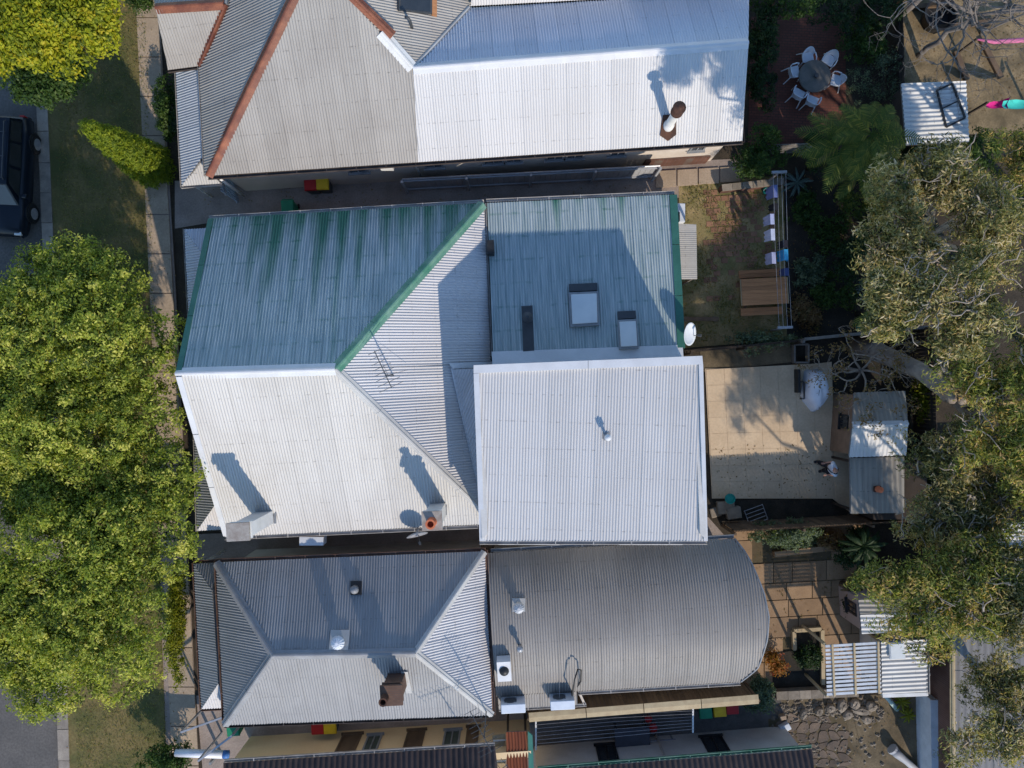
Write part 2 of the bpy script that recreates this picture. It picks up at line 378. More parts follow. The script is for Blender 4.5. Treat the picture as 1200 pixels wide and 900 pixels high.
# ------------------------------------------------------------------ roof builders
def corr(house, plane, px, mat, name="roof_slope", pitch=.10, depth=.036, cov=8, d=None, off=0.0, thick=.06, per=6, label=None, deckmat=None, top=False):
    "a roof slope: a deck with its corrugated sheets, one object per sheet"
    pts = [plane.hit(*p, off) for p in px]
    n = plane.n; d = plane.down() if d is None else Vector(d); d = (d - n * d.dot(n)).normalized(); v = n.cross(d)
    o = pts[0]; uv = [((p - o).dot(d), (p - o).dot(v)) for p in pts]
    base = MB().prism([p - n * .035 for p in pts], n=-n * thick).build(name, deckmat or M['deck'], None if top else house)
    if label: base['label'] = label
    us = [a for a, b in uv]; vs = [b for a, b in uv]; v0, v1, umax = min(vs), max(vs), max(us)
    K = len(uv)
    def rng(x):
        x = min(max(x, v0 + 1e-4), v1 - 1e-4); hits = []
        for i in range(K):
            (a, b), (c, e) = uv[i], uv[(i+1) % K]
            if (b - x) * (e - x) <= 0 and abs(e - b) > 1e-9: hits.append(a + (c - a) * (x - b) / (e - b))
        return min(hits), max(hits)
    W = pitch * cov; ns = max(1, math.ceil((v1 - v0) / W - .15)); oo = org(base)
    for s in range(ns):
        a = v0 + s * W; b = v1 if s == ns - 1 else min(v1, a + W)
        k = max(2, int(round((b - a) / pitch * per)))
        xs = sorted(set([a + (b - a) * i / k for i in range(k + 1)] + [x for x in vs if a < x < b]))
        V, Fs, UV = [], [], []
        for x in xs:
            lo, hi = rng(x); h = depth / 2 * math.cos(2 * math.pi * x / pitch) + (.008 if s % 2 else 0)
            for u in (lo, hi):
                V.append(o + d * u + v * x + n * h - oo); UV.append((umax - u, x))
        for i in range(len(xs) - 1): Fs.append((2*i, 2*i+1, 2*i+3, 2*i+2))
        me = bpy.data.meshes.new("roof_sheet"); me.from_pydata(V, [], Fs); me.materials.append(mat)
        ul = me.uv_layers.new(name="UVMap")
        li = np.empty(len(me.loops), dtype=np.int32); me.loops.foreach_get("vertex_index", li)
        ul.data.foreach_set("uv", np.array(UV, dtype=np.float32)[li].ravel())
        me.polygons.foreach_set("use_smooth", [True] * len(me.polygons))
        link("roof_sheet", me, base)
    return base

def caps(house, a, b, mat, w=.17, k=.42, name="ridge_cap", lift=.035, piece_len=2.4, label=None):
    a = Vector(a); b = Vector(b); L = (b - a).length; n = max(1, round(L / piece_len)); t = (b - a) / n
    for i in range(n):
        p, q = a + t * i, a + t * (i + 1)
        z = Vector((0, 0, lift + (.012 if i % 2 else 0)))
        q = q + t.normalized() * .03 if i < n - 1 else q
        prof = [(-w, -w*k), (-w*.45, -w*k*.25), (-.045, .035), (0, .05), (.045, .035), (w*.45, -w*k*.25), (w, -w*k), (w*.9, -w*k-.05), (0, -.04), (-w*.9, -w*k-.05)]
        o = MB().ext(p + z, q + z, prof).build(name, mat, house)
        if label: o['label'] = label
def gutter(house, a, b, mat, w=.13, h=.10, drop=.02, label=None):
    a = Vector(a) - Vector((0,0,drop)); b = Vector(b) - Vector((0,0,drop)); t = .008
    prof = [(-w/2, 0), (-w/2, -h), (w/2, -h), (w/2, 0), (w/2-.012, .004), (w/2-t*2, -h+t*2), (-w/2+t*2, -h+t*2), (-w/2+t*2, 0)]
    o = MB().ext(a, b, prof).build("gutter", mat, house)
    g = o
    L = (b - a).length; n = int(L / 1.1)
    for i in range(1, n):
        p = a + (b - a) * i / n; q = (b - a).normalized(); s = q.cross(Vector((0,0,1))).normalized()
        MB().bar(p - s * (w/2+.005) + Vector((0,0,.012)), p + s * (w/2+.005) + Vector((0,0,.012)), .03, .012).build("gutter_strap", mat, g)
    return o
def strip(house, px, plane, mat, name="flashing", off=.03, th=.012):
    pts = [plane.hit(*p, off) for p in px]
    return MB().prism(pts, n=-plane.n * th).build(name, mat, house)
def walls(house, corners, z1, mat, t=.22, inset=.35, z0=0.0):
    "four or more walls round a plan given by eave corners"
    c = sum(corners, Vector((0,0,0))) / len(corners); out = []; K = len(corners)
    pts = []
    for i, p in enumerate(corners):
        a = (corners[i-1] - p).normalized(); b = (corners[(i+1) % K] - p).normalized()
        q = p + (a + b) * inset; pts.append(Vector((q.x, q.y, 0)))
    for i in range(K):
        a, b = pts[i], pts[(i+1) % K]; d = (b - a).normalized()
        nrm = Vector((-d.y, d.x, 0))
        if nrm.dot(c - a) < 0: nrm = -nrm
        poly = [a, b, b + nrm * t - d * t, a + nrm * t + d * t]
        poly = [Vector((p.x, p.y, z0)) for p in poly]
        out.append(MB().prism(poly, z1 - z0).build("wall", mat, house))
    return pts
def window(house, a, b, z0, z1, out, fm, gm=None, bars=1, proud=.05, name="window", sill=True):
    "frame and pane standing a little proud of a wall between ground points a and b, facing out"
    a = Vector((a.x, a.y, 0)); b = Vector((b.x, b.y, 0)); d = (b - a).normalized(); up = Vector((0,0,1)); W = (b - a).length; f = .07
    m = MB()
    def bx(s0, s1, q0, q1, o0, o1):
        vs = [a + d*s + up*q + out*o for s in (s0, s1) for q in (q0, q1) for o in (o0, o1)]
        m.add(vs, [(0,1,3,2),(4,6,7,5),(0,4,5,1),(2,3,7,6),(0,2,6,4),(1,5,7,3)])
    bx(0, f, z0, z1, -.02, proud); bx(W-f, W, z0, z1, -.02, proud)
    bx(f, W-f, z0, z0+f, -.02, proud); bx(f, W-f, z1-f, z1, -.02, proud)
    for i in range(bars): s = W * (i+1) / (bars+1); bx(s-.025, s+.025, z0+f, z1-f, -.02, proud-.005)
    o = m.build(name, fm, house)
    g = MB(); g.add([a + d*s + up*q + out*k for k in (.0, .02) for s, q in ((f, z0+f), (W-f, z0+f), (W-f, z1-f), (f, z1-f))],
        [(0,1,2,3),(7,6,5,4),(0,4,5,1),(1,5,6,2),(2,6,7,3),(3,7,4,0)])
    g.build("pane", gm or M['glass'], o)
    if sill:
        q = MB(); vs = [a + d*s + up*zz + out*k for s in (-.06, W+.06) for zz in (z0-.07, z0-.003) for k in (0, .11)]
        q.add(vs, [(0,1,3,2),(4,6,7,5),(0,4,5,1),(2,3,7,6),(0,2,6,4),(1,5,7,3)]); q.build("sill", fm, o)
    return o

# ------------------------------------------------------------------ plants
def leaves(name, C, N, L, Wd, mat, parent, seed, tint, flat=.7, curl=.25):
    "C: n x 3 leaf centres, N: n x 3 preferred normals, tint: n"
    rg = np.random.default_rng(seed); n = len(C)
    nr = N + rg.normal(0, flat, (n, 3)); nr /= np.linalg.norm(nr, axis=1, keepdims=True) + 1e-9
    a = rg.normal(0, 1, (n, 3)); a -= nr * (a * nr).sum(1, keepdims=True); a /= np.linalg.norm(a, axis=1, keepdims=True) + 1e-9
    b = np.cross(nr, a); sz = rg.uniform(.6, 1.25, (n, 1)); l = L * sz / 2; w_ = Wd * sz / 2
    V = np.stack([C - a*l, C + b*w_ + nr*l*curl*.4 - a*l*.1, C + a*l - nr*l*curl, C - b*w_ + nr*l*curl*.4 - a*l*.1], axis=1).reshape(-1, 3)
    V = V - np.array(org(parent))
    me = bpy.data.meshes.new(name)
    me.vertices.add(4*n); me.vertices.foreach_set("co", V.astype(np.float32).ravel())
    me.loops.add(4*n); me.loops.foreach_set("vertex_index", np.arange(4*n, dtype=np.int32))
    me.polygons.add(n); me.polygons.foreach_set("loop_start", np.arange(0, 4*n, 4, dtype=np.int32))
    me.update(calc_edges=True)
    at = me.attributes.new("tint", 'FLOAT', 'FACE'); at.data.foreach_set("value", np.clip(tint, 0, 1).astype(np.float32))
    me.materials.append(mat)
    return link(name, me, parent)

def crown(parent, blobs, n_clump, per, L, Wd, mat, seed, cr=.35, flat=.7, inner=.25, name="crown", bottom=-.35, ctv=.2):
    rg = np.random.default_rng(seed); B = np.array(blobs, dtype=float)
    area = (B[:, 3] * B[:, 4] + B[:, 4] * B[:, 5] + B[:, 3] * B[:, 5]); pr = area / area.sum()
    k = rg.choice(len(B), n_clump, p=pr); d = rg.normal(0, 1, (n_clump, 3)); d /= np.linalg.norm(d, axis=1, keepdims=True)
    d[:, 2] = np.where(d[:, 2] < bottom, -d[:, 2], d[:, 2])
    rad = np.where(rg.random((n_clump, 1)) < inner, rg.uniform(.4, .9, (n_clump, 1)), rg.uniform(.88, 1.08, (n_clump, 1)))
    cc = B[k, :3] + d * B[k, 3:6] * rad
    ct = rg.normal(.45, ctv, n_clump) - .25 * (rad[:, 0] < .88)  # inner clumps darker: shade inside the crown put into the leaf colour
    i = np.repeat(np.arange(n_clump), per); m = len(i)
    off = rg.normal(0, 1, (m, 3)); off /= np.linalg.norm(off, axis=1, keepdims=True); off *= rg.random((m, 1)) ** .5 * cr * rg.uniform(.6, 1.3, n_clump)[i][:, None]
    Nn = d[i] * .7 + np.array([0, 0, .6]) + off / cr * .5
    C = cc[i] + off; C[:, 2] = np.maximum(C[:, 2], .03)
    return leaves(name, C, Nn, L, Wd, mat, parent, seed + 1, ct[i] + rg.normal(0, .18, m), flat)

def blobs_in(c, r, n, seed, br=(.3, .5), up=.0):
    rg = np.random.default_rng(seed); out = []
    for _ in range(n):
        d = rg.normal(0, 1, 3); d /= np.linalg.norm(d); d[2] = abs(d[2]) * .8 - .25 + up; q = rg.uniform(.45, .92)
        b = rg.uniform(*br)
        out.append((c[0] + d[0]*r[0]*q, c[1] + d[1]*r[1]*q, c[2] + d[2]*r[2]*q, r[0]*b, r[1]*b, max(.25, r[2]*b)))
    return out

def limb_path(a, b, seed, wob=.12, n=6, sag=0.0):
    rg = random.Random(seed); a = Vector(a); b = Vector(b); L = (b - a).length; pts = []
    for i in range(n + 1):
        t = i / n; p = a.lerp(b, t) + Vector((0, 0, math.sin(t * math.pi) * sag * L))
        if 0 < i < n: p += Vector((rg.uniform(-1, 1), rg.uniform(-1, 1), rg.uniform(-1, 1))) * wob * L / 2.2
        pts.append(p)
    return pts
def taper(r0, r1, n): return [r0 + (r1 - r0) * i / n for i in range(n + 1)]

def tree(name, label, base, center, radii, mat, bark, seed, nblob=14, clumps=900, per=34, L=.15, Wd=.065, cr=.34, limbs=7, tr=.28, group=None, cat="tree", br=(.3, .5), twigs=0, twigmat=None, flat=.7, inner=.25, via=None, ctv=.2):
    t = thing(name, label, cat, Vector(base), group)
    base = Vector(base); c = Vector(center); rg = random.Random(seed)
    fork = base.lerp(Vector((c.x, c.y, c.z)), .55); n = 6
    if via:
        fork = Vector(via[-1]); MB().tube([base, *via], [tr * 1.25] + [tr * (1 - .13 * (i + 1)) for i in range(len(via))], 12).build("trunk", bark, t, smooth=True)
    else: MB().tube(limb_path(base, fork, seed, .08, n), taper(tr, tr * .7, n), 10).build("trunk", bark, t, smooth=True)
    bl = blobs_in(center, radii, nblob, seed, br)
    for i in range(limbs):
        b = bl[i % len(bl)]
        e = Vector(b[:3]) + Vector((0, 0, b[5] * .3))
        pts = limb_path(fork, e, seed + i * 3, .14, 6, .06)
        MB().tube(pts, taper(tr * .5, tr * .10, 6), 7).build("branch", bark, t, smooth=True)
    for i in range(twigs):
        b = bl[rg.randrange(len(bl))]; d = Vector((rg.uniform(-1, 1), rg.uniform(-1, 1), rg.uniform(.3, 1))).normalized()
        a = Vector(b[:3]); e = a + Vector((d.x * b[3], d.y * b[4], d.z * b[5])) * 1.4
        m = MB(); pts = limb_path(a, e, seed * 7 + i, .34, 7); m.tube(pts, taper(.06, .022, 7), 5)
        for q in range(3):
            s = pts[2 + q]; m.tube(limb_path(s, s + Vector((rg.uniform(-1, 1), rg.uniform(-1, 1), rg.uniform(-.1, .7))).normalized() * rg.uniform(.5, 1.0), i * 31 + q, .2, 4), taper(.026, .011, 4), 4)
        m.build("twig", twigmat or bark, t, smooth=True)
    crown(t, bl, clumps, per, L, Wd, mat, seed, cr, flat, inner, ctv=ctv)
    return t

def shrub(name, label, px, py, r, h, mat, seed, clumps=90, per=26, L=.12, Wd=.05, group=None, cat="shrub", cr=.2, z0=0.0, rx=None, flat=.8):
    g = P(px, py, z0); t = thing(name, label, cat, g, group); rg = random.Random(seed)
    rx = rx or r
    for i in range(4):
        a = rg.uniform(0, 6.28)
        MB().tube(limb_path(g, g + Vector((math.cos(a) * rx * .55, math.sin(a) * r * .55, h * .75)), seed + i, .12, 4), taper(.03, .01, 4), 5).build("stem", M['bark'], t, smooth=True)
    bl = blobs_in((g.x, g.y, z0 + h * .55), (rx, r, h * .5), 7, seed, (.45, .65))
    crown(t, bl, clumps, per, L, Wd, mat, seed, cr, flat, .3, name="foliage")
    return t

def frond(parent, base, az, length, rise, droop, mat, seed, n=16, w=.30, name="frond"):
    rg = random.Random(seed); base = Vector(base); d = Vector((math.cos(az), math.sin(az), 0)); s = Vector((-d.y, d.x, 0))
    def sp(t): return base + d * length * t * (1 - .12 * t) + Vector((0, 0, rise * t - droop * t * t))
    m = MB(); m.tube([sp(i / 6) for i in range(7)], taper(.022, .006, 6), 4)
    tint = [.4] * len(m.f)
    for i in range(n):
        t = .16 + .84 * i / n; p = sp(t); q = (sp(min(1, t + .05)) - sp(t - .05)).normalized()
        lw = w * math.sin(math.pi * min(1, .12 + .86 * t)) ** .7 * rg.uniform(.85, 1.15)
        for sg in (-1, 1):
            e = p + s * sg * lw + q * lw * .75 - Vector((0, 0, lw * .42)); a = q * .022
            m.add([p - a, p + a, p.lerp(e, .6) + a * 1.2 + Vector((0,0,.01)), e, p.lerp(e, .6) - a * 1.2 + Vector((0,0,.01))], [(0,1,2,3,4)])
            tint.append(min(1, max(0, rg.gauss(.5, .2))))
    o = m.build(name, mat, parent)
    at = o.data.attributes.new("tint", 'FLOAT', 'FACE'); at.data.foreach_set("value", (tint + [.4] * 9999)[:len(o.data.polygons)])
    return o
def palm(name, label, px, py, h, length, n, seed, mat, group=None, z0=0.0, w=.30, tr=.10, tint=None):
    g = P(px, py, h); g.z = z0; t = thing(name, label, "palm" if name == "palm" else "plant", g, group); rg = random.Random(seed)
    MB().tube([g, g + Vector((.05, .03, h * .5)), g + Vector((0, 0, h))], [tr * 1.3, tr, tr], 9).build("trunk", M['bark'], t, smooth=True)
    for i in range(n):
        az = 2 * math.pi * i * .382 + rg.uniform(-.2, .2); ring = i / n
        frond(t, g + Vector((0, 0, h)), az, length * rg.uniform(.75, 1.1), length * (.75 - .7 * ring), length * .55, mat, seed * 50 + i, w=w)
    return t

def bare_tree(name, label, base, h, spread, bark, seed, r0=.10, depth=4, lean=(0,0), group=None, first=4, leaf=None, curly=.25):
    t = thing(name, label, "tree", Vector(base), group); rg = random.Random(seed); tips = []
    def grow(m, p, d, L, r, lv):
        n = 4; pts = [p]; q = d.copy()
        for i in range(n):
            q = (q + Vector((rg.uniform(-1,1), rg.uniform(-1,1), rg.uniform(-.5,.8))) * curly).normalized(); pts.append(pts[-1] + q * L / n)
        m.tube(pts, taper(r, r * .62, n), 6 if lv > 1 else 4)
        if lv == 0: tips.append(pts[-1]); return
        for k in range(rg.choice((2, 2, 3))):
            nd = (q + Vector((rg.uniform(-1,1), rg.uniform(-1,1), rg.uniform(-.35,.45))) * spread).normalized()
            grow(m, pts[-1], nd, L * rg.uniform(.62, .85), r * .58, lv - 1)
    b = Vector(base); top = b + Vector((lean[0], lean[1], h * .4))
    MB().tube(limb_path(b, top, seed, .08, 5), taper(r0, r0 * .8, 5), 9).build("trunk", bark, t, smooth=True)
    for i in range(first):
        m = MB(); a = 2 * math.pi * i / first + rg.uniform(-.5, .5)
        grow(m, top, Vector((math.cos(a) * spread, math.sin(a) * spread, .55)).normalized(), h * .28, r0 * .55, depth - 1)
        m.build("branch", bark, t, smooth=True)
    if leaf:
        C = np.array([list(p) for p in tips]); C = np.repeat(C, 7, axis=0); rr = np.random.default_rng(seed); C = C + rr.normal(0, .09, C.shape)
        leaves("crown", C, np.tile([0, 0, 1.0], (len(C), 1)), .13, .045, leaf, t, seed, rr.random(len(C)))
    return t

# ------------------------------------------------------------------ the setting
def sheet(name, px, z, mat, dz=0.0, kind='structure', sub=None):
    pts = [P(x, y, 0) for x, y in px]; pts = [Vector((p.x, p.y, z)) for p in pts]
    m = MB()
    if dz: m.prism([p - Vector((0,0,dz)) for p in pts], dz)
    else: m.add(pts, [tuple(range(len(pts)))])
    return tag(m.build(name, mat), kind=kind)

tag(MB().add([(-90,-90,0),(90,-90,0),(90,90,0),(-90,90,0)], [(0,1,2,3)]).build("ground", M['soil']), kind='structure')
sheet("road", [(-900,-1400), (18,-1400), (50,0), (60,300), (78,900), (130,2400), (-900,2400)], .006, M['road'])
kerb = sheet("kerb", [(-30,-1400), (-14,-1400), (50,-40), (65,290), (85,950), (145,2400), (130,2400), (72,950), (52,290), (37,-40)], .10, M['kerb'], .095)
random.seed(3); y = -45
while y < 960:                                   # kerb stones laid end to end
    y2 = y + random.uniform(30, 38); kx = lambda q: 38.8 + q * .0455 - max(0, q - 290) * .0152
    dz = random.uniform(-.01, .012); pts = [P(kx(y)+.3, y+.4), P(kx(y)+13, y+.4), P(kx(y2)+13, y2-.4), P(kx(y2)+.3, y2-.4)]
    MB().prism([Vector((p.x, p.y, .102)) for p in pts], .035 + dz).build("kerbstone", M['kerbstone'], kerb)
    y = y2
sheet("verge", [(-14,-1400), (115,-1400), (160,-10), (176,330), (196,900), (260,2400), (145,2400), (85,950), (65,290), (50,-40)], .10, M['verge'], .09)
fp = sheet("footpath", [(115,-1400), (142,-1400), (186,0), (206,330), (233,900), (290,2400), (260,2400), (196,900), (176,330), (160,-10)], .06, M['alley'], .05)
y = -70
while y < 960:                                   # every slab of the footpath in view
    y2 = y + 46; e = lambda q: (160 + q * .0475 - .8e-5 * q * 0, 186 + q * .0535)
    a, b = e(y + .6), e(y2 - .6)
    pts = [P(a[0] + .5, y + .6), P(a[1] - .5, y + .6), P(b[1] - .5, y2 - .6), P(b[0] + .5, y2 - .6)]
    dz = random.uniform(-.004, .006)
    MB().prism([Vector((p.x, p.y, .062)) for p in pts], .045 + dz).build("slab", M['slab'], fp)
    y = y2
# grass standing on the verge
rg = np.random.default_rng(5); n = 26000
xs = rg.uniform(66, 172, n) ; ys = rg.uniform(-40, 940, n); xs = xs + ys * .03
k = H / F; C = np.stack([(xs - 600) * k, (450 - ys) * k, np.full(n, .125) + rg.uniform(0, .03, n)], 1)
tag(leaves("grass", C, np.tile([0, 0, .5], (n, 1)), .11, .018, LM['grass'], None, 6, rg.normal(.45, .25, n), .9), kind='stuff')
# paths and yards on the ground
sheet("side_path", [(205,212), (870,186), (870,226), (790,232), (560,243), (240,262), (205,268)], .012, M['alley'])
sheet("side_path", [(226,626), (830,606), (860,640), (570,652), (230,664)], .012, M['alley'])
sheet("side_path", [(230,815), (580,806), (900,790), (905,816), (880,900), (240,930)], .012, M['alley'])
sheet("courtyard", [(880,20), (990,14), (992,172), (876,180)], .02, M['courtyard'])
sheet("yard_lawn", [(795,215), (918,206), (922,398), (800,408)], .016, M['stubble'])
sheet("yard_soil", [(918,206), (1040,190), (1050,384), (922,398)], .014, M['mulch'])
sheet("garden_bed", [(820,412), (925,402), (930,424), (822,436)], .03, M['sunsoil'])
sheet("dry_yard", [(1036,-120), (1400,-120), (1400,150), (1040,160)], .018, mk('dry_dirt', (.33,.245,.135), (.13,.10,.055), 1.1, .95, bmp=.7, fine=.6))
sheet("yard_soil", [(930,398), (1075,386), (1080,600), (980,606)], .014, M['mulch'])
sheet("patio", [(826,432), (925,430), (974,424), (977,520), (996,528), (998,602), (975,584), (834,584)], .06, M['patio'], .05)
pat = bpy.data.objects["patio"]; A_, B_, C_, D_p = (827,433), (973.5,425), (976.5,583), (835,583)
def bil(u, v): return tuple((A_[k]*(1-u)+B_[k]*u)*(1-v)+(D_p[k]*(1-u)+C_[k]*u)*v for k in (0,1))
for j in range(8):
    for i in range(7):
        q = [bil((i+a)/7, (j+b)/8) for a, b in ((.006,.006),(.994,.006),(.994,.994),(.006,.994))]
        MB().prism([P(*p)+Vector((0,0,.061)) for p in q], .014+random.uniform(-.001,.002)).build("slab", M['patio'], pat)
for q in (((977.5,521),(995,529),(996,565),(978,565)),((978,566),(996,566),(997,601),(979,586))): MB().prism([P(*p)+Vector((0,0,.061)) for p in q], .014).build("slab", M['patio'], pat)
sheet("garden_bed", [(834,586), (975,586), (995,603), (850,612)], .02, M['mulch'])
ter = sheet("terrace", [(862,622), (1006,606), (1012,752), (905,806), (870,806)], .020, M['joint'])
sheet("stone_yard", [(880,818), (1090,812), (1080,960), (890,960)], .018, M['sunsoil'])
sheet("rear_court", [(620,812), (905,790), (960,960), (600,960)], .022, mk("rear_court_paving", (.10,.095,.09), (.15,.14,.13), 2, .9, fine=.4, bmp=.3))
# sandstone slabs of the terrace, each one laid by itself
random.seed(21); row = 0; yy = 610
while yy < 800:
    hh = random.choice((20, 24, 28)); xx = 866 + random.uniform(-14, 0)
    while xx < 1008:
        ww = random.choice((22, 30, 36, 40))
        x1 = min(xx + ww, 1010); inside = lambda X, Y: 862 + (Y-622)*.10 < X < 1009 and 606 < Y < 806 and not (926 < X < 962 and 736 < Y) and not (900 < X < 975 and 612 < Y < 648)
        if x1 - xx > 8 and inside((xx+x1)/2, yy+hh/2):
            a = -.055 * (xx - 930) 
            pts = [P(xx+.5, yy+.5+a), P(x1-.5, yy+.5-.055*(x1-930)), P(x1-.5, yy+hh-.5-.055*(x1-930)), P(xx+.5, yy+hh-.5+a)]
            MB().prism([Vector((p.x, p.y, .022)) for p in pts], .03 + random.uniform(-.006, .008)).build("paver", M['sandstone'], ter)
        xx += ww
    yy += hh
# worn brick pavers let into the lawn of the green roofed house
random.seed(4); lawn = bpy.data.objects["yard_lawn"]
pm = MB().box((-.135,-.105,0), (.135,.105,.03)).build("paver", M['paver'], lawn, local=True); pm.location = P(832, 250, .014); first = True
for j in range(18):
    for i in range(11):
        px, py = 828 + i * 8.6 + (j % 2) * 3.5, 226 + j * 7.3 - i * .45
        keep = random.random() < (.9 if 832 < px < 885 and 228 < py < 300 else .45)
        if keep and px < 914: piece(pm, lawn, P(px, py) + Vector((0, 0, .004 + random.uniform(0, .006))), random.uniform(-.05, .05) + .05)
rg = np.random.default_rng(15); n = 9000
xs = rg.uniform(798, 914, n); ys = rg.uniform(214, 400, n)
keep = np.sin(xs * .09) * np.cos(ys * .07) + rg.normal(0, .5, n) > .0; xs, ys = xs[keep], ys[keep]; n = len(xs)
C = np.stack([(xs - 600) * k, (450 - ys) * k, np.full(n, .04) + rg.uniform(0, .03, n)], 1)
tag(leaves("grass", C, np.tile([0, 0, .5], (n, 1)), .12, .025, LM['grass'], None, 16, rg.normal(.5, .25, n), .9), kind='stuff')

# ================================================================== HOUSE AT THE TOP OF THE PICTURE (two tone roof, red hip caps)
hA = thing("house", "house with grey and bright white corrugated roof and rusty red hip caps", "house", P(500, 130))
plM = Plane(P(243,206,3.6), P(870,165,3.6), P(484,80,5.25))
apex = plM.hit(366, -50)
plL = Plane(P(240,206,3.6), P(233,78,3.6), plM.hit(345,0))
D_ = plM.hit(484,80)
plB = Plane(D_, plM.hit(877,50), P(620,6,3.9))
plR = Plane(plM.hit(410,0), D_, plB.hit(550,9))
corr(hA, plM, [(243,206),(490,190),(484,80),(410,0),(366,-50)], RM['grey'])
corr(hA, plM, [(490,190),(870,165),(877,50),(484,80)], RM['newwhite'], off=.012, label="bright white newer roof slope")
corr(hA, plL, [(240,206),(233,78),(268,6),(275,-20),(366,-50)], RM['grey'])
corr(hA, plB, [(484,80),(877,50),(878,-14),(700,1),(552,9)], RM['blue'])
corr(hA, plR, [(484,80),(410,0),(366,-50),(560,-50),(553,8)], RM['grey'])
plT = Plane(P(552,8,3.95), P(800,-8,3.95), P(600,-60,5.4))
corr(hA, plT, [(552,7),(700,-1),(878,-16),(878,-60),(556,-60)], RM['newwhite'])
caps(hA, plM.hit(243,206), plM.hit(366,-50), M['rustcap'], .20, .42)
caps(hA, plM.hit(461,42), plM.hit(366,-50), M['rustcap'], .17, .42)
caps(hA, plM.hit(484,80), plM.hit(447,38), M['white'], .22, .42, label="white painted ridge cap")
caps(hA, D_, plM.hit(877,50), M['offwhite'], .20, .5)
caps(hA, D_, plB.hit(550,9), M['palecap'], .07, -.3, lift=.02)
gutter(hA, P(243,208,3.58), P(871,166.5,3.58), M['darkgutter'])
gutter(hA, P(877,51,4.9)-Vector((0,0,1.35)), P(871,166,3.58), M['darkgutter'])
# little front hip and verandah
gz = 4.75
plG = Plane(P(197,82,3.6), P(235,77,3.6), P(220,7,gz))
plG2 = Plane(P(183,9,gz), P(265,4,gz), P(225,-60,3.6))
corr(hA, plG, [(197,82),(235,77),(266,4),(182,9)], RM['grey'])
corr(hA, plG2, [(182,9),(266,4),(290,-60),(172,-60)], RM['grey'])
caps(hA, P(182,9,gz), P(262,4,gz), M['rustcap'], .2, .5)
caps(hA, plG.hit(234,78), plG.hit(265,6), M['rustcap'], .11, -.1, lift=.05)
plV = Plane(P(206,82,2.75), P(213,218,2.75), P(233,140,3.3))
plV2 = Plane(P(213,218,2.75), P(258,214,2.75), plV.hit(233,182))
corr(hA, plV, [(206,83),(233,80),(237,184),(213,218)], RM['verandah'])
corr(hA, plV2, [(213,218),(258,215),(236,183)], RM['white'])
gutter(hA, P(205.5,82,2.72), P(212.5,219,2.72), M['palegutter'], .11); gutter(hA, P(212,219,2.70), P(259,215.5,2.70), M['palegutter'], .11)
gutter(hA, P(233,78,3.58), P(240,206,3.58), M['palegutter'], .11); gutter(hA, P(196,83,3.58), P(235,78,3.58), M['darkgutter'], .10)
for px, py in ((207,100), (210,160), (214,214), (255,213)):
    p = P(px, py, 2.7); MB().tube([Vector((p.x+.1, p.y+.1, 0)), Vector((p.x+.1, p.y+.1, 2.68))], .05, 8).build("verandah_post", M['white'], hA, smooth=True)
a = [P(240,206,3.6), P(870,165,3.6), P(878,-40,3.6), P(225,-40,3.6)]
wp = walls(hA, a, 3.5, M['render_cream'], inset=.30)
wa, wb = wp[0], wp[1]; wd = (wb - wa).normalized(); wo_ = Vector((wd.y, -wd.x, 0))
def at_px(px): 
    s = (P(px, 200, 2.5).x - wa.x) / wd.x; return wa + wd * s
for x0, x1, nb in ((405,428,1), (496,518,1), (566,590,1), (592,612,1), (640,662,1), (664,686,1), (716,736,1), (812,830,1)):
    window(hA, at_px(x0), at_px(x1), 1.75, 3.05, wo_, M['grey'], bars=nb)
MB().box((-.24,-.14,0), (.24,.14,.5)).build("meter_box", M['white'], hA, local=True).location = at_px(455) + wo_ * .16 + Vector((0,0,2.7)) - org(hA)
p = at_px(487) + wo_ * .09
MB().tube([p + Vector((0,0,.0)), p + Vector((0,0,3.5))], .05, 8).build("downpipe", M['palegutter'], hA, smooth=True)
strip_b = MB(); q0, q1 = at_px(765), at_px(845)
strip_b.prism([q0 + wo_*.012, q1 + wo_*.012, q1 + wo_*.10, q0 + wo_*.10], .9).build("brick_plinth", M['brick'], hA)
# chimney flue: white pipe, brown flashing and cowl
cp = plM.hit(783,148); fl = MB()
nn = plM.n; dd = plM.down(); vv = nn.cross(dd)
for s, (o_, mt) in enumerate(((.05, M['rust']),)):
    cs = [cp + dd*a_ + vv*b_ + nn*.03 for a_, b_ in ((-.42,-.22),(-.42,.22),(.30,.30),(.52,0),(.30,-.30))]
    MB().prism(cs, n=nn*.05).build("flue_flashing", mt, hA)
ch = MB().lathe([(.20,-.3),(.20,.2),(.155,.25),(.155,1.45),(.17,1.5)], 16, cp).build("chimney_flue", M['white'], hA, smooth=True)
MB().lathe([(.12,1.42),(.22,1.48),(.22,1.60),(.14,1.66),(.12,1.78),(.23,1.88),(.23,1.95),(.05,2.05)], 14, cp).build("cowl", M['rust'], ch)
# rooflight and bent vent pipe
cs = [plR.hit(*q, .05) for q in ((466,-8),(505,-6),(505,17),(466,13))]
sk = MB().prism(cs, n=plR.n*.10).build("roof_window", M['darkgrey'], hA)
MB().prism([c_.lerp(sum(cs, Vector())/4, .12) for c_ in [q + plR.n*.102 for q in cs]], n=plR.n*.02).build("pane", M['glass'], sk)
MB().prism([plR.hit(*q, .06) for q in ((505.5,-6),(511,-6),(511,20),(505.5,18))], n=plR.n*.07).build("flashing", M['oiltimber'], hA)
p = plR.hit(483,33); MB().tube([p, p+Vector((0,0,.55)), p+Vector((-.06,.05,.68)), p+Vector((-.16,.08,.66))], .05, 8).build("vent_pipe", M['darkgrey'], hA, smooth=True)

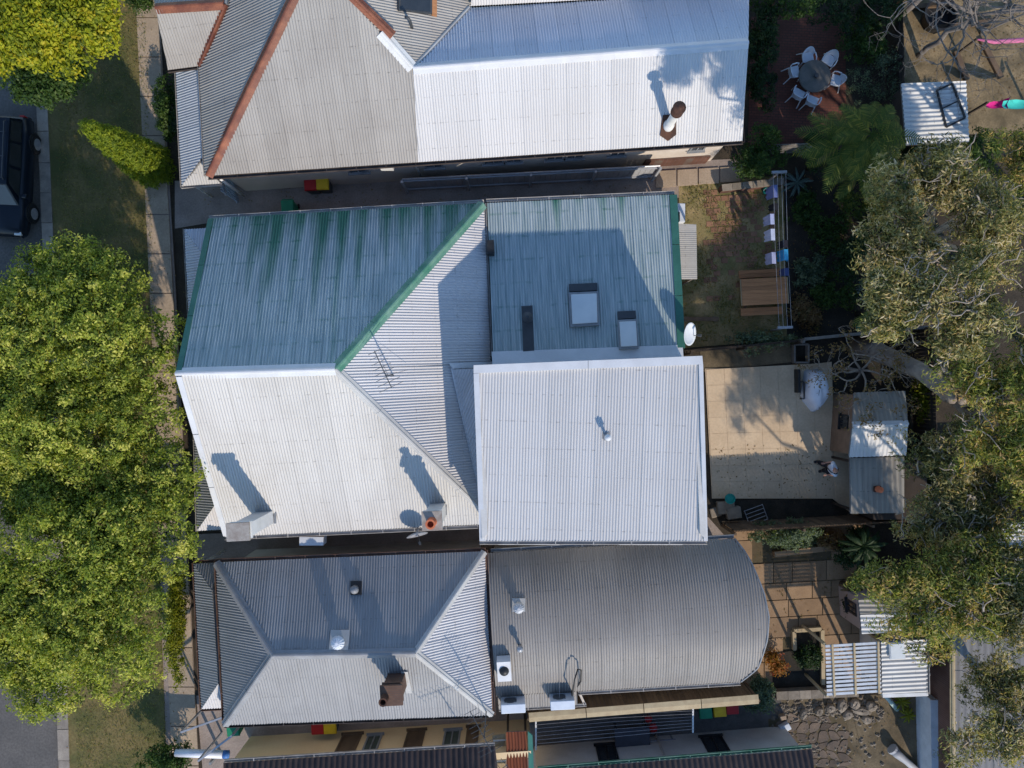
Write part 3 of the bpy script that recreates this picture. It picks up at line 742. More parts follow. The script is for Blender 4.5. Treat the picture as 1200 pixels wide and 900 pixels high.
# ================================================================== GREEN ROOFED HALF AND WHITE ROOFED HALF OF THE MIDDLE PAIR
hB = thing("house", "house with weathered green corrugated roof and green hip capping", "house", P(480, 330))
hC = thing("house", "house with white hipped roof and tall flat white rear extension", "house", P(480, 520))
plN = Plane(P(245,256,3.6), P(566,237,3.6), P(300,435,7.0))
RL, RE = plN.hit(206,438), plN.hit(393,432.5)
plS = Plane(P(263,629,3.6), P(581,613.5,3.6), (RL+RE)/2)
plE = Plane(P(567,240,3.6), P(583,612,3.6), RE)
corr(hB, plN, [(245,256),(566,238),(393,432.5),(206,438)], RM['green'], depth=.050)
corr(hC, plS, [(206,439.5),(393,433.5),(581,613.5),(263,629)], RM['white'])
corr(hB, plE, [(567,240),(575,425),(393,433)], RM['silver'], label="silver roof slope facing the rear")
corr(hC, plE, [(393,433),(575,425.6),(583,612)], RM['silver'], label="silver roof slope facing the rear")
caps(hB, RE, plN.hit(566,238.5), M['greencap'], .20, .40)
caps(hC, RE, plS.hit(581,613), M['palecap'], .15, .40)
caps(hC, RL, RE, M['offwhite'], .20, .55)
# barge cappings on the front gable
b0, b1 = plN.hit(245.5,257), plN.hit(208,436); b2 = plS.hit(263.5,628)
for h_, a_, b_, m_ in ((hB, b0, b1, M['greencap']), (hC, plS.hit(208,441), b2, M['offwhite'])):
    a_ = a_ + Vector((.05,0,0)); b_ = b_ + Vector((.05,0,0))
    n_ = max(1, round((a_-b_).length / 2.4))
    for i in range(n_):
        p, q = a_.lerp(b_, i/n_), a_.lerp(b_, (i+1)/n_ - .004)
        MB().ext(p, q, [(-.10,-.2),(-.10,.05),(.09,.05),(.09,.02),(-.07,.02),(-.07,-.2)]).build("barge_capping", M['shadebarge'] if h_ is hB else m_, h_)
gutter(hB, P(244,254.6,3.58), P(567,235.6,3.58), M['palegutter'], .12)
gutter(hB, P(567.5,238,3.58), P(575,417,3.58), M['palegutter'], .13)
gutter(hC, P(263,631,3.56), P(560,617.5,3.56), M['palegutter'], .13)
# gable wall, rear and side walls
MB().prism([Vector((b0.x+.25,b0.y-.3,0)), Vector((b0.x+.47,b0.y-.3,0)), Vector((b1.x*0+b0.x+.50,.36,0)), Vector((b0.x+.28,.36,0))], 3.4).build("wall", M['render_brown'], hB)
for h_, pts, m_ in ((hB, [(P(250,254,3.6)), P(566,237,3.6)], M['render_brown']), (hC, [P(263,629,3.6), P(578,613,3.6)], M['render_brown'])):
    a_, b_ = pts; d_ = (b_-a_).normalized(); s_ = Vector((d_.y, -d_.x, 0)) * (1 if h_ is hB else -1)
    a_ = Vector((a_.x,a_.y,0)) + s_*.30 + d_*.3; b_ = Vector((b_.x,b_.y,0)) + s_*.30 - d_*.2
    MB().prism([a_, b_, b_+s_*.22, a_+s_*.22], 3.48).build("wall", m_, h_)
fx = b2.x + .3
MB().prism([Vector((fx,b2.y+.35,0)), Vector((fx+.22,b2.y+.35,0)), Vector((fx+.2-.3,.34,0)), Vector((fx-.3,.34,0))], 3.4).build("wall", M['render_brown'], hC)
# timber gable infill above the front walls
for h_, a_ in ((hB, b0), (hC, b2)):
    MB().prism([Vector((a_.x+.22, a_.y*.93, 3.4)), Vector((RL.x+1.15, .36, 3.4)), Vector((RL.x+.32, .36, RL.z-.25))], n=Vector((.05,0,0))).build("gable", M['white'], h_)
# front verandahs
plVb = Plane(P(216,269,2.75), P(224,425,2.75), P(248,340,3.3)); plVb2 = Plane(P(216,269,2.75), P(252,266.5,2.75), plVb.hit(241,302))
corr(hB, plVb, [(216,269),(241,302),(248,425),(224,425)], RM['blue']); corr(hB, plVb2, [(216,269),(252,266.5),(241,302)], RM['blue'])
gutter(hB, P(215.5,268,2.72), P(223.5,425,2.72), M['palegutter'], .1)
plVc = Plane(P(226,470,2.75), P(231,622,2.75), P(252,550,3.3)); plVc2 = Plane(P(231,622,2.75), P(266,620,2.75), plVc.hit(253,590))
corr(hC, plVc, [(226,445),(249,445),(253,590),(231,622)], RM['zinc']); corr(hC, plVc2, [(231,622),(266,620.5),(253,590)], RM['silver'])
gutter(hC, P(225.5,445,2.72), P(230.5,623,2.72), M['palegutter'], .1)
for h_, px, py in ((hB,219,272),(hB,225,420),(hC,228,450),(hC,233,619),(hC,230,540)):
    p = P(px, py, 2.7); MB().tube([Vector((p.x+.1,p.y,0)), Vector((p.x+.1,p.y,2.66))], .05, 8).build("verandah_post", M['white'], h_, smooth=True)

# rear skillion of the green roofed house
plK = Plane(P(571,237,3.35), P(790,227,3.35), P(690,415,4.15))
corr(hB, plK, [(571,238),(789,228),(799,411),(578,419)], RM['green2'], depth=.045, label="low weathered rear roof slope with green streaks")
gutter(hB, P(569.5,234.8,3.33), P(791,225.2,3.33), M['palegutter'], .12)
n_ = 3; a_, b_ = plK.hit(788.5,228,.05), plK.hit(798,408,.05)
for i in range(n_):
    MB().ext(a_.lerp(b_, i/n_), a_.lerp(b_, (i+1)/n_-.004), [(-.16,.0),(-.16,-.2),(-.13,-.2),(-.13,-.03),(.12,-.03),(.12,.0)]).build("barge_capping", M['shadebarge'], hB)
strip(hB, [(576,412),(800,404),(801,418),(577,427)], plK, M['offwhite'], "apron_flashing", .045, .015)
a = [P(571,238,3.3), P(788,229,3.3), P(799,418,3.3), P(580,424,3.3)]
wk = walls(hB, a, 3.15, M['render_brown'], inset=.28)
# two rooflights, a flue and a small box on the skillion
for q, name in (([(667,345),(700,343.5),(701,381),(669,383)], 0), ([(724,377),(745,376),(747,408),(726,409)], 0)):
    cs = [plK.hit(*p_, .03) for p_ in q]; cen = sum(cs, Vector())/4
    cu = MB().prism([c_ + (c_-cen).normalized()*.04 for c_ in cs], n=plK.n*.16).build("skylight", M['grey'], hB)
    MB().prism([c_.lerp(cen, .09) + plK.n*.161 for c_ in cs], n=plK.n*.05).build("skylight_dome", M['skyglass'], cu, bevel=.015)
    top = [cs[0] + (cs[3]-cs[0]).normalized()*-.36, cs[1] + (cs[2]-cs[1]).normalized()*-.36, cs[1] + (cs[1]-cs[2]).normalized()*.08, cs[0] + (cs[0]-cs[3]).normalized()*.08]
    MB().prism([c_ + plK.n*.02 for c_ in top], n=plK.n*.10).build("back_flashing", M['darkgrey'], cu)
p = plK.hit(618,373); MB().prism([plK.hit(*q,.03) for q in ((611,359),(624,358),(626,411),(613,412))], n=plK.n*.02).build("flue_flashing", M['darkgrey'], hB)
fl = MB().lathe([(.11,-.2),(.11,.45),(.19,.48),(.19,.56),(.05,.66)], 16, p).build("vent_flue", M['darkgrey'], hB, smooth=False)
MB().prism([plK.hit(*q,.03) for q in ((571,285),(579,284.5),(579.5,300),(571.5,300.5))], n=plK.n*.35).build("rainhead", M['black'], hB)

# tall flat extension of the white roofed house
Z2 = 6.7
plX = Plane(P(555,428,Z2), P(823,417,Z2), P(690,634,Z2-.32))
corr(hC, plX, [(560,436),(820,425),(827,634),(566,634)], RM['box'], d=(-.03,-1,0), off=-.03, label="flat pale grey roof of the tall extension")
strip(hC, [(555,428),(689,422.5),(689,432),(555,437.5)], plX, M['offwhite'], "parapet_capping", .06, .14)
strip(hC, [(689.5,422.5),(823,417),(824,427),(689.5,432)], plX, M['offwhite'], "parapet_capping", .06, .14)
strip(hC, [(555,437.8),(561.5,437.5),(568,634),(562,634)], plX, M['offwhite'], "parapet_capping", .055, .14)
strip(hC, [(819,427.3),(824,427),(829.5,634),(825,634)], plX, M['offwhite'], "parapet_capping", .055, .14)
gutter(hC, plX.hit(562,636.3), plX.hit(829,636.3), M['palegutter'], .12)
a = [plX.hit(556.5,429.5), plX.hit(822,418.5), plX.hit(828.5,633), plX.hit(563,633)]
a = [Vector((p.x,p.y,0)) for p in a]
cen = sum(a, Vector())/4; a = [p + (cen-p).normalized()*.06 for p in a]
xw = []
for i in range(4):
    p, q = a[i], a[(i+1)%4]; d_ = (q-p).normalized(); s_ = Vector((-d_.y,d_.x,0)); s_ = s_ if s_.dot(cen-p) > 0 else -s_
    hgt = 6.5 if i != 2 else 6.2
    xw.append(MB().prism([p+d_*.0, q, q+s_*.2-d_*.2, p+s_*.2+d_*.2], hgt).build("wall", M['render_white'], hC))
p = plX.hit(711,512); vp = MB().lathe([(.05,-.1),(.05,.30)], 12, p).build("vent_pipe", M['black'], hC)
MB().lathe([(.11,.28),(.11,.40),(.03,.46)], 12, p).build("vent_cap", M['offwhite'], vp); MB().prism([plX.hit(*q,.0) for q in ((707,507),(715,507),(715,516),(707,516))], n=plX.n*.02).build("flue_flashing", M['grey'], vp)
# infill roof between the hip and the extension
Q1 = plE.hit(530,432); Q2 = P(557,430,Q1.z+.05); Q3 = plE.hit(557,562)
plI = Plane(Q1, Q2, Q3)
corr(hC, plI, [(530,433),(558,432),(559,562)], RM['silver'], name="infill_roof", off=.06)
strip(hC, [(528,431),(532,431),(559,558),(559,567)], plE, M['offwhite'], "valley_flashing", .06)
strip(hC, [(526,425.5),(577,423.5),(577,430),(530,432)], plE, M['offwhite'], "apron_flashing", .10)
# orange painted rear wall and back door of the extension
d_ = (a[2]-a[1]).normalized(); o_ = Vector((-d_.y, d_.x, 0)); o_ = o_ if o_.x > 0 else -o_
def on_wall(f): return a[1].lerp(a[2], f)
MB().prism([on_wall(.27)+o_*.01, on_wall(.64)+o_*.01, on_wall(.64)+o_*.42, on_wall(.27)+o_*.42], .5).build("timber_step", M['oiltimber'], hC)
window(hC, on_wall(.32), on_wall(.60), .52, 2.5, o_, M['white'], bars=3, sill=False, name="glazed_door")
# hood over the side window of the extension
d2 = (a[3]-a[2]).normalized(); o2 = Vector((-d2.y,d2.x,0)); o2 = o2 if o2.y < 0 else -o2
for f0, f1 in ((.64,.93), (.06,.36)):
    p, q = a[2].lerp(a[3], f0), a[2].lerp(a[3], f1)
    MB().prism([p+o2*.01+Vector((0,0,5.0)), q+o2*.01+Vector((0,0,5.0)), q+o2*.50+Vector((0,0,4.85)), p+o2*.50+Vector((0,0,4.85))], .05).build("window_hood", M['offwhite'], hC)
    window(hC, p + (q-p)*.1, q - (q-p)*.1, 3.6, 4.8, o2, M['white'], bars=2)
# chimneys
def chimney(house, base, rot, wx, wy, z0, z1, mat, topmat, pot=None, label=None):
    Mx = Matrix.Translation(Vector((base.x, base.y, 0))) @ Matrix.Rotation(rot, 4, 'Z'); hx, hy = wx/2, wy/2
    c = MB().box((-hx,-hy,z0), (hx,hy,z1-.42), Mx).box((-hx-.05,-hy-.05,z1-.42), (hx+.05,hy+.05,z1-.32), Mx).box((-hx+.01,-hy+.01,z1-.32), (hx-.01,hy-.01,z1-.12), Mx).build("chimney", mat, house)
    if label: c['label'] = label
    MB().box((-hx-.07,-hy-.07,z1-.12), (hx+.07,hy+.07,z1), Mx).build("chimney_top", topmat, c)
    if pot:
        MB().lathe([(.17,z1),(.15,z1+.1),(.13,z1+.42),(.17,z1+.44),(.17,z1+.5),(.11,z1+.5),(.09,z1+.25)], 16, Mx @ Vector((0, -.03, 0))).build("chimney_pot", pot, c, smooth=False)
    # lead flashing round the foot
    return c
rt = R(3)
c1 = plS.hit(311,606); c2 = plS.hit(514,597)
chimney(hC, c1, rt, .62, .46, c1.z-.6, 6.9, M['white'], M['cement'])
chimney(hC, c2, rt, .54, .50, c2.z-.6, 6.4, M['white'], M['cement'], M['terracotta'])
for c_, x_ in ((plS.hit(322,604,.035), 0), (plS.hit(522,594,.035), 0)):
    MB().prism([c_ + Vector((x, y, -y*.0)) for x, y in ((-.03,-.28),(.06,-.28),(.06,.30),(-.03,.30))], n=plS.n*.03).build("flashing", M['grey'], hC)
p = P(367,631,3.0); MB().box((-.45,-.16,-.28), (.45,.16,.28)).build("meter_box", M['offwhite'], hC, local=True).location = Vector((p.x, p.y-.05, 3.0)) - org(hC)

# ================================================================== LOWER HOUSE (hipped grey roof, curved rear roof)
hD = thing("house", "house with grey hipped roof and long curved rear roof", "house", P(560, 745))
pU = Plane(P(253,659,3.6), P(568,646,3.6), P(400,766,5.1)); pD = Plane(P(263,850,3.6), P(577,838,3.6), P(400,766,5.1))
ra, rb = pU.hit(320,768), pU.hit(487,765)
pL = Plane(P(253,659,3.6), P(263,850,3.6), ra); pR = Plane(P(568,646,3.6), P(577,838,3.6), rb)
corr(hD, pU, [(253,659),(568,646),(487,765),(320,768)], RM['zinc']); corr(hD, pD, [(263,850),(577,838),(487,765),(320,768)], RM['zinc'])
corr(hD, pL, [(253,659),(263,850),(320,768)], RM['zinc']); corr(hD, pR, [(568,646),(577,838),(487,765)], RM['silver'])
mcap = mk("zinc_cap", (.30,.305,.31), (.22,.22,.225), 1.5, .45, fine=.2)
for q, pl in (((253,659),pU), ((263,850),pD)): caps(hD, ra, pl.hit(*q), mcap, .16, .33)
for q, pl in (((568,646),pU), ((577,838),pD)): caps(hD, rb, pl.hit(*q), M['palecap'], .13, .33)
caps(hD, ra, rb, mcap, .17, .45)
gutter(hD, P(252,657.5,3.57), P(569,644.5,3.57), M['browngutter']); gutter(hD, P(252,658,3.57), P(262,851,3.57), M['browngutter'])
gutter(hD, P(262,851.5,3.57), P(578,839.5,3.57), M['darkgutter']); gutter(hD, P(569.5,645,3.57), P(578.5,839,3.57), M['browngutter'])
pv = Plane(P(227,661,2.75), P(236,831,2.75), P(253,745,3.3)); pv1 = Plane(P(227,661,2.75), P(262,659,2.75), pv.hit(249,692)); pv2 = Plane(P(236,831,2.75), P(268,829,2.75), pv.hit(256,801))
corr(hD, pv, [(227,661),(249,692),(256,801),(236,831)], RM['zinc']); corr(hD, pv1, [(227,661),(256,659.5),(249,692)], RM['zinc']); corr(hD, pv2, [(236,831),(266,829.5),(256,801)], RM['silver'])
gutter(hD, P(226,660,2.72), P(235,832,2.72), M['browngutter'], .1); gutter(hD, P(226,659,2.72), P(256,657.5,2.72), M['browngutter'], .1); gutter(hD, P(235,832.5,2.72), P(266,831,2.72), M['browngutter'], .1)
for px, py in ((229,663),(233,745),(238,828)):
    p = P(px, py, 2.7); MB().tube([Vector((p.x+.1,p.y,0)), Vector((p.x+.1,p.y,2.66))], .05, 8).build("verandah_post", M['white'], hD, smooth=True)
walls(hD, [P(253,659,3.6), P(568,646,3.6), P(577,838,3.6), P(263,850,3.6)], 3.45, M['render_white'], inset=.3)
# curved roof: sheets bent over an arc
b0_, b1_ = P(572,648,3.1), P(861,631,3.1); e1 = (b1_-b0_).normalized(); e2 = Vector((e1.y,-e1.x,0)); Wb = (P(868,799,3.1)-b0_).dot(e2); rise = .95
Rb = (Wb*Wb/4 + rise*rise) / (2*rise)
def arc(t, s, h=0):
    y = (t-.5)*Wb; z = math.sqrt(Rb*Rb - y*y) - (Rb-rise); nrm = (e2*y + Vector((0,0,z+Rb-rise))).normalized()
    return b0_ + e1*s + e2*(y+Wb/2) + Vector((0,0,z)) + nrm*h
edge = []
for px, py in ((861,631),(872,645),(881,660),(895,694),(901,722),(899,750),(888,783),(868,799)):
    z = 3.1
    for _ in range(6):
        q = P(px,py,z); t_ = min(1,max(0,(q-b0_).dot(e2)/Wb)); y = (t_-.5)*Wb; z = 3.1 + math.sqrt(Rb*Rb-y*y) - (Rb-rise)
    edge.append((t_, (q-b0_).dot(e1)))
edge[0] = (0, edge[0][1]); edge[-1] = (1, edge[-1][1])
def xr(t): 
    for (t0,s0),(t1,s1) in zip(edge, edge[1:]):
        if t0 <= t <= t1: return s0 + (s1-s0)*(t-t0)/max(1e-6,t1-t0)
    return edge[-1][1]
NT = 40; ts = [i/NT for i in range(NT+1)]; smax = max(s for _, s in edge)
dv = MB(); 
for t in ts: dv.v += [arc(t, 0, -.05), arc(t, xr(t)-.02, -.05), arc(t, 0, -.13), arc(t, xr(t)-.02, -.13)]
for i in range(NT):
    q = 4*i; dv.f += [(q,q+4,q+5,q+1),(q+2,q+3,q+7,q+6),(q+1,q+5,q+7,q+3),(q,q+2,q+6,q+4)]
dv.f += [(0,1,3,2), (4*NT,4*NT+2,4*NT+3,4*NT+1)]; dv.m = [0]*len(dv.f)
barrel = dv.build("curved_roof", M['deck'], hD)
pit = .10; nsh = math.ceil(smax/.8)
for k_ in range(nsh):
    s0, s1 = k_*.8, min(smax, k_*.8+.8); xs_ = list(np.linspace(s0, s1, max(3, int(round((s1-s0)/pit*6))+1))); V, Fs, UV = [], [], []; oo = org(barrel)
    idx = {}
    for a_, s in enumerate(xs_):
        h_ = .017*math.cos(2*math.pi*s/pit) + (.003 if k_ % 2 else 0)
        ok = [t for t in ts if xr(t) >= s]
        # refine ends of the clipped range
        tin = [i for i, t in enumerate(ts) if xr(t) >= s - 1e-6]
        if not tin: idx[a_] = None; continue
        idx[a_] = (len(V), tin[0], tin[-1])
        for i in range(tin[0], tin[-1]+1): V.append(arc(ts[i], s, h_) - oo); UV.append((ts[i]*Wb, s))
    for a_ in range(len(xs_)-1):
        if not idx[a_] or not idx[a_+1]: continue
        (o1,l1,u1),(o2_,l2,u2) = idx[a_], idx[a_+1]; lo, hi = max(l1,l2), min(u1,u2)
        for i in range(lo, hi): Fs.append((o1+i-l1, o1+i+1-l1, o2_+i+1-l2, o2_+i-l2))
    if not Fs: continue
    me = bpy.data.meshes.new("roof_sheet"); me.from_pydata(V, [], Fs); me.materials.append(RM['barrel']); ul = me.uv_layers.new(name="UVMap")
    li = np.empty(len(me.loops), dtype=np.int32); me.loops.foreach_get("vertex_index", li); ul.data.foreach_set("uv", np.array(UV, dtype=np.float32)[li].ravel())
    me.polygons.foreach_set("use_smooth", [True]*len(me.polygons)); link("roof_sheet", me, barrel)
m = MB(); m.tube([arc(t, xr(t), .0) for t in ts], .035, 6).build("barge_capping", M['grey'], hD, smooth=True)
gutter(hD, arc(0,0,0)-e2*.08+e1*.1, arc(0,xr(0))-e2*.08, M['grey'], .12); gutter(hD, arc(1,3.1)+e2*.09, arc(1,xr(1))+e2*.09, M['palegutter'], .12)
# lower lean-to edge at the foot of the curved roof with its pale gutter
g0, g1 = arc(1, .05, -.01), arc(1, 3.05, -.01); plF = Plane(g0, g1, g0 + e2*.75 - Vector((0,0,.34)))
V4 = [g0, g1, g1+e2*.62-Vector((0,0,.28)), g0+e2*.62-Vector((0,0,.28))]
def topx(p): 
    kk = (H-p.z)/F; return (600+p.x/kk, 450-p.y/kk)
corr(hD, plF, [topx(p) for p in V4], RM['barrel'], name="lean_to_roof")
gutter(hD, V4[3]+e2*.06, V4[2]+e2*.06+e1*.35, M['palegutter'], .10)
gutter(hD, V4[2]+e2*.06+e1*.30, arc(1,3.15)+e2*.10, M['palegutter'], .08)
we = [b0_+e1*.1+e2*.3, b0_+e1*(xr(.1)-.35)+e2*.4, b0_+e1*(xr(.5)-.3)+e2*(Wb*.5), b0_+e1*(xr(.9)-.3)+e2*(Wb-.4), b0_+e1*.1+e2*(Wb-.3)]
walls(hD, we, 2.95, M['render_white'], inset=.05)
cD = pD.hit(466,796); chimney(hD, cD, rt, .62, .55, cD.z-.6, 6.0, M['chimbrick'], M['chimbrick'])
p = P(455,816,6.0); MB().lathe([(.15,6.0),(.13,6.35),(.15,6.4),(.10,6.4),(.08,6.2)], 14, (p.x-.12, p.y-.05, 0)).build("chimney_pot", M['rust'], hD)
MB().prism([pD.hit(*q,.05) for q in ((470,787),(478,787),(483,812),(476,812))], n=pD.n*.02).build("flashing", M['palecap'], hD)
def whirly(house, p, n, mat, r=.16, h=.42, base=.28):
    x = Vector((1,0,0)); x = (x - n*x.dot(n)).normalized(); y = n.cross(x)
    b = MB().prism([p+x*sx*base+y*sy*base+n*.03 for sx,sy in ((-1,-1),(1,-1),(1,1),(-1,1))], n=n*.03).build("vent_flashing", M['palecap'], house)
    v_ = MB().lathe([(r*.75,-.1),(r*.75,h*.4),(r*1.0,h*.42),(r*1.15,h*.7),(r*.95,h*.95),(r*.35,h*1.08),(.02,h*1.1)], 20, p).build("roof_vent", mat, b, smooth=True)
    m = MB()
    for i in range(14):
        a_ = 2*math.pi*i/14
        m.tube([p+Vector((math.cos(a_+s*.5)*q*r, math.sin(a_+s*.5)*q*r, z*h)) for s,q,z in ((0,1.02,.42),(.3,1.19,.7),(.6,.98,.97),(.9,.3,1.1))], .012, 4)
    m.build("vent_fin", mat, b)
whirly(hD, pU.hit(398,750), pU.n, M['plasticwhite'], .21, .45, .34)
tt = .33; pv_ = arc(.33, 1.05); whirly(hD, pv_, (arc(.33,1.05,1)-pv_), M['offwhite'], .17, .55, .24)
pp = pU.hit(417,689); MB().prism([pU.hit(*q,.03) for q in ((411,681),(424,681),(424,697),(411,697))], n=pU.n*.05).build("vent_flashing", M['black'], hD)
MB().lathe([(.12,-.1),(.12,.22),(.16,.25),(.13,.36),(.03,.42)], 14, pp).build("roof_vent", M['grey'], hD, smooth=True)
pp = arc(.60, 1.0); MB().lathe([(.06,-.1),(.06,.3),(.12,.33),(.12,.45),(.03,.52)], 12, pp).build("roof_vent", M['galv'], hD, smooth=True)
# framed roof cowl with dark dome beside the hip
pp = arc(.735, .38); nr = (arc(.735,.38,1)-pp); t1 = (arc(.74,.38)-pp).normalized()
cs = [pp+e1*x+t1*y for x,y in ((-.25,-.42),(.25,-.42),(.25,.42),(-.25,.42))]
cw = MB().prism([c_+nr*.02 for c_ in cs], n=nr*.38).build("skylight", M['offwhite'], hD)
MB().lathe([(.19,.38),(.17,.48),(.10,.55),(.01,.57)], 14, pp+t1*.08).build("skylight_dome", M['black'], cw, smooth=True)
# two condensers near the foot of the curved roof
def condenser(label, s, dy):
    q = arc(1, s) + e2*dy; z = q.z + .0
    t = thing("air_conditioner", label, "air conditioner", Vector((q.x,q.y,z)), "air conditioners on the curved roof")
    Mx = Matrix.Translation(Vector((q.x,q.y,z))) @ Matrix.Rotation(rt, 4, 'Z')
    MB().box((-.45,-.17,-.02),(.45,.17,.72),Mx).build("casing", M['plasticwhite'], t, bevel=.02)
    MB().lathe([(.24,0),(.24,.02),(.22,.02)], 18, M=Mx @ Matrix.Translation((-.1,.175,.36)) @ Matrix.Rotation(R(-90),4,'X')).build("fan_grille", M['darkgrey'], t)
    m = MB()
    for i in range(5): m.box((-.32,.172,.14+i*.1),(.14,.20,.15+i*.1),Mx)
    m.build("grille", M['grey'], t)
    for x in (-.36,.36): MB().box((x-.03,-.2,-.30),(x+.03,.2,-.02),Mx).build("foot", M['grey'], t)
    return t
condenser("white air conditioner box on roof edge nearest the hipped roof", .62, .22)
condenser("white air conditioner box on roof edge beside the looped black pipe", 2.45, .20)

# ================================================================== BOTTOM HOUSE (yellow wall, brown tiled roof) and its rear wing
hE = thing("house", "house with yellow side wall and dark brown tiled roof cut off at the bottom", "house", P(440, 930))
E0, E1 = P(262,894,3.0), P(580,874,3.0); ed = (E1-E0).normalized(); en = Vector((ed.y,-ed.x,0))
if en.y > 0: en = -en
plT1 = Plane(E0, E1, E0 + en*3 + Vector((0,0,1.4)))
def tiled(house, plane, px): return corr(house, plane, px, M['tilebrown'], pitch=.21, depth=.055, cov=3, per=6)
tiled(hE, plT1, [(262,894),(580,874),(590,960),(262,980)])
gutter(hE, E0-en*.05, E1-en*.05, M['palegutter'], .10)
yw0 = E0 + en*.35; yw1 = E1 + en*.35; yw0.z = yw1.z = 0; yw1 = yw1 + ed*1.35
MB().prism([yw0, yw1, yw1+en*.25, yw0+en*.25], 2.85).build("wall", M['render_yellow'], hE)
def yw(px): 
    s = (P(px, 860, 2.0).x - yw0.x)/ed.x; return yw0 + ed*s
for x0, x1, kind in ((392,416,1),(424,442,0),(472,494,1),(518,538,0),(545,560,1)):
    if kind: window(hE, yw(x0), yw(x1), .5, 2.25, -en, M['timber'], M['timber'], 0, .06, name="shutter")
    else: window(hE, yw(x0), yw(x1), .7, 2.05, -en, M['grey'], M['greenglass'], 1, .06)
hF = thing("house", "low white rear wing with brown tiled roof behind the clothesline court", "house", P(790, 920))
F0, F1 = P(672,899,2.7), P(952,877,2.7); fd = (F1-F0).normalized(); fn = Vector((fd.y,-fd.x,0))
plT2 = Plane(F0, F1, F0 + fn*3 + Vector((0,0,1.3)))
tiled(hF, plT2, [(630,903),(952,878),(958,960),(630,985)])
gutter(hF, P(630,901,2.7), F1-fn*.05, M['greencap'], .10)
fw0, fw1 = P(628,903,2.7)+fn*.3, F1+fn*.3-fd*.2; fw0.z = fw1.z = 0
MB().prism([fw0, fw1, fw1+fn*.25, fw0+fn*.25], 2.55).build("wall", M['render_white'], hF)
MB().prism([fw1-fd*.25+fn*.25, fw1+fn*.25, fw1+fn*2.5, fw1-fd*.25+fn*2.5], 2.55).build("wall", M['render_white'], hF)
def fw(px): s = (P(px,876,1.3).x - fw0.x)/fd.x; return fw0 + fd*s
for x0, x1 in ((700,724),(826,852)): window(hF, fw(x0), fw(x1), .5, 2.1, -fn, M['black'], M['glass'], 1, .06)
MB().bar(fw(776)-fn*.04, fw(776)-fn*.04+Vector((0,0,2.4)), .07, .07).build("downpipe", M['palegutter'], hF)
# rust roofed lean-to with green board between the two
hG = thing("lean_to", "narrow lean-to with rusted corrugated roof and green side board", "shed", P(600, 885))
plO = Plane(P(592,860,2.7), P(617,858,2.7), P(600,930,3.1))
corr(hG, plO, [(593,858),(617,857),(620,940),(594,940)], M['oldrust'], pitch=.12)
MB().prism([P(618.5,857,2.75), P(624,862,2.75), P(627,940,3.1), P(621,940,3.1)], -.08).build("side_board", M['greenfascia'], hG)
for px, py in ((595,862),(616,861)): 
    p = P(px,py,2.6); MB().bar((p.x,p.y,0),(p.x,p.y,2.55),.09,.09).build("post", M['dktimber'], hG)
MB().prism([P(577,862,2.3), P(592,860,2.3), P(594,940,2.4), P(580,940,2.4)], -.06).build("side_roof", M['palewood'], hG)
for i in range(5): MB().bar(P(578,868+i*12,2.36), P(593,867+i*12,2.36), .05, .05).build("batten", M['white'], hG)

# ================================================================== FENCES, WALLS
def fence(label, a, b, h, mat, name="fence", pw=.14, gap=.012, th=.022, capm=None, lattice=0.0, side=1, post=2.4, group=None, capw=.12, capn=None):
    a = Vector((a.x,a.y,0)); b = Vector((b.x,b.y,0)); d = (b-a).normalized(); L = (b-a).length; s = Vector((-d.y,d.x,0))*side; ang = math.atan2(d.y,d.x)
    t = thing(name, label, "fence", a, group); n = int(L/(pw+gap)); rg = random.Random(len(label))
    src = MB().box((-pw/2,-th/2,.04),(pw/2,th/2,h-lattice)).build("paling", mat, t, local=True)
    for i in range(n):
        p = a + d*((i+.5)*(pw+gap)) + s*.03; sc_ = (1,1,1+rg.uniform(-.012,.012))
        if i == 0: src.location = p-a; src.rotation_euler = (0,0,ang)
        else: piece(src, t, p, ang, sc_)
    for z in (.35, h-lattice-.25): MB().bar(a+Vector((0,0,z))-s*.012, b+Vector((0,0,z))-s*.012, .05, .08).build("rail", mat, t)
    k_ = max(1, round(L/post))
    for i in range(k_+1):
        p = a + d*(L*i/k_) - s*.09; MB().bar(p, p+Vector((0,0,h+.03)), .09, .09).build("post", mat, t)
    if lattice:
        m = MB(); st = .11; z0, z1 = h-lattice, h-.04; q = int((L+lattice)/st)
        for i in range(q):
            for sg in (-1,1):
                x0 = i*st - (lattice if sg > 0 else 0); x1 = x0 + sg*(z1-z0) if sg > 0 else x0-(z1-z0)
                c0, c1 = min(max(x0,0),L), min(max(x1,0),L)
                if abs(x1-x0) < 1e-6 or c0 == c1: continue
                f0, f1 = (c0-x0)/(x1-x0), (c1-x0)/(x1-x0)
                m.bar(a+d*c0+Vector((0,0,z0+(z1-z0)*f0))+s*(.006*sg), a+d*c1+Vector((0,0,z0+(z1-z0)*f1))+s*(.006*sg), .008, .040)
        m.build("lattice", mat, t)
    if capm:
        m_ = capn or 1
        for i in range(m_):
            p, q = a.lerp(b, i/m_)+d*.015, a.lerp(b, (i+1)/m_)-d*.015
            MB().ext(p+Vector((0,0,h+.03)), q+Vector((0,0,h+.03)), [(-capw/2,0),(-capw/2,.03),(0,.05),(capw/2,.03),(capw/2,0)]).build("fence_cap", capm, t)
    return t
fence("grey metal panel fence between the two side alleys", P(478,224), P(764,209), 1.85, M['palefence'], pw=.20, capm=M['galv'], capw=.06, capn=4)
fence("weathered timber fence with pale capping panels beside the curved roof", P(618,812), P(868,792), 2.35, M['timber'], side=1, capm=M['palewood'], capn=4, capw=.36)
fence("timber fence with lattice top along the shaded garden bed", P(846,613), P(1074,600), 1.95, M['timber'], lattice=.14)
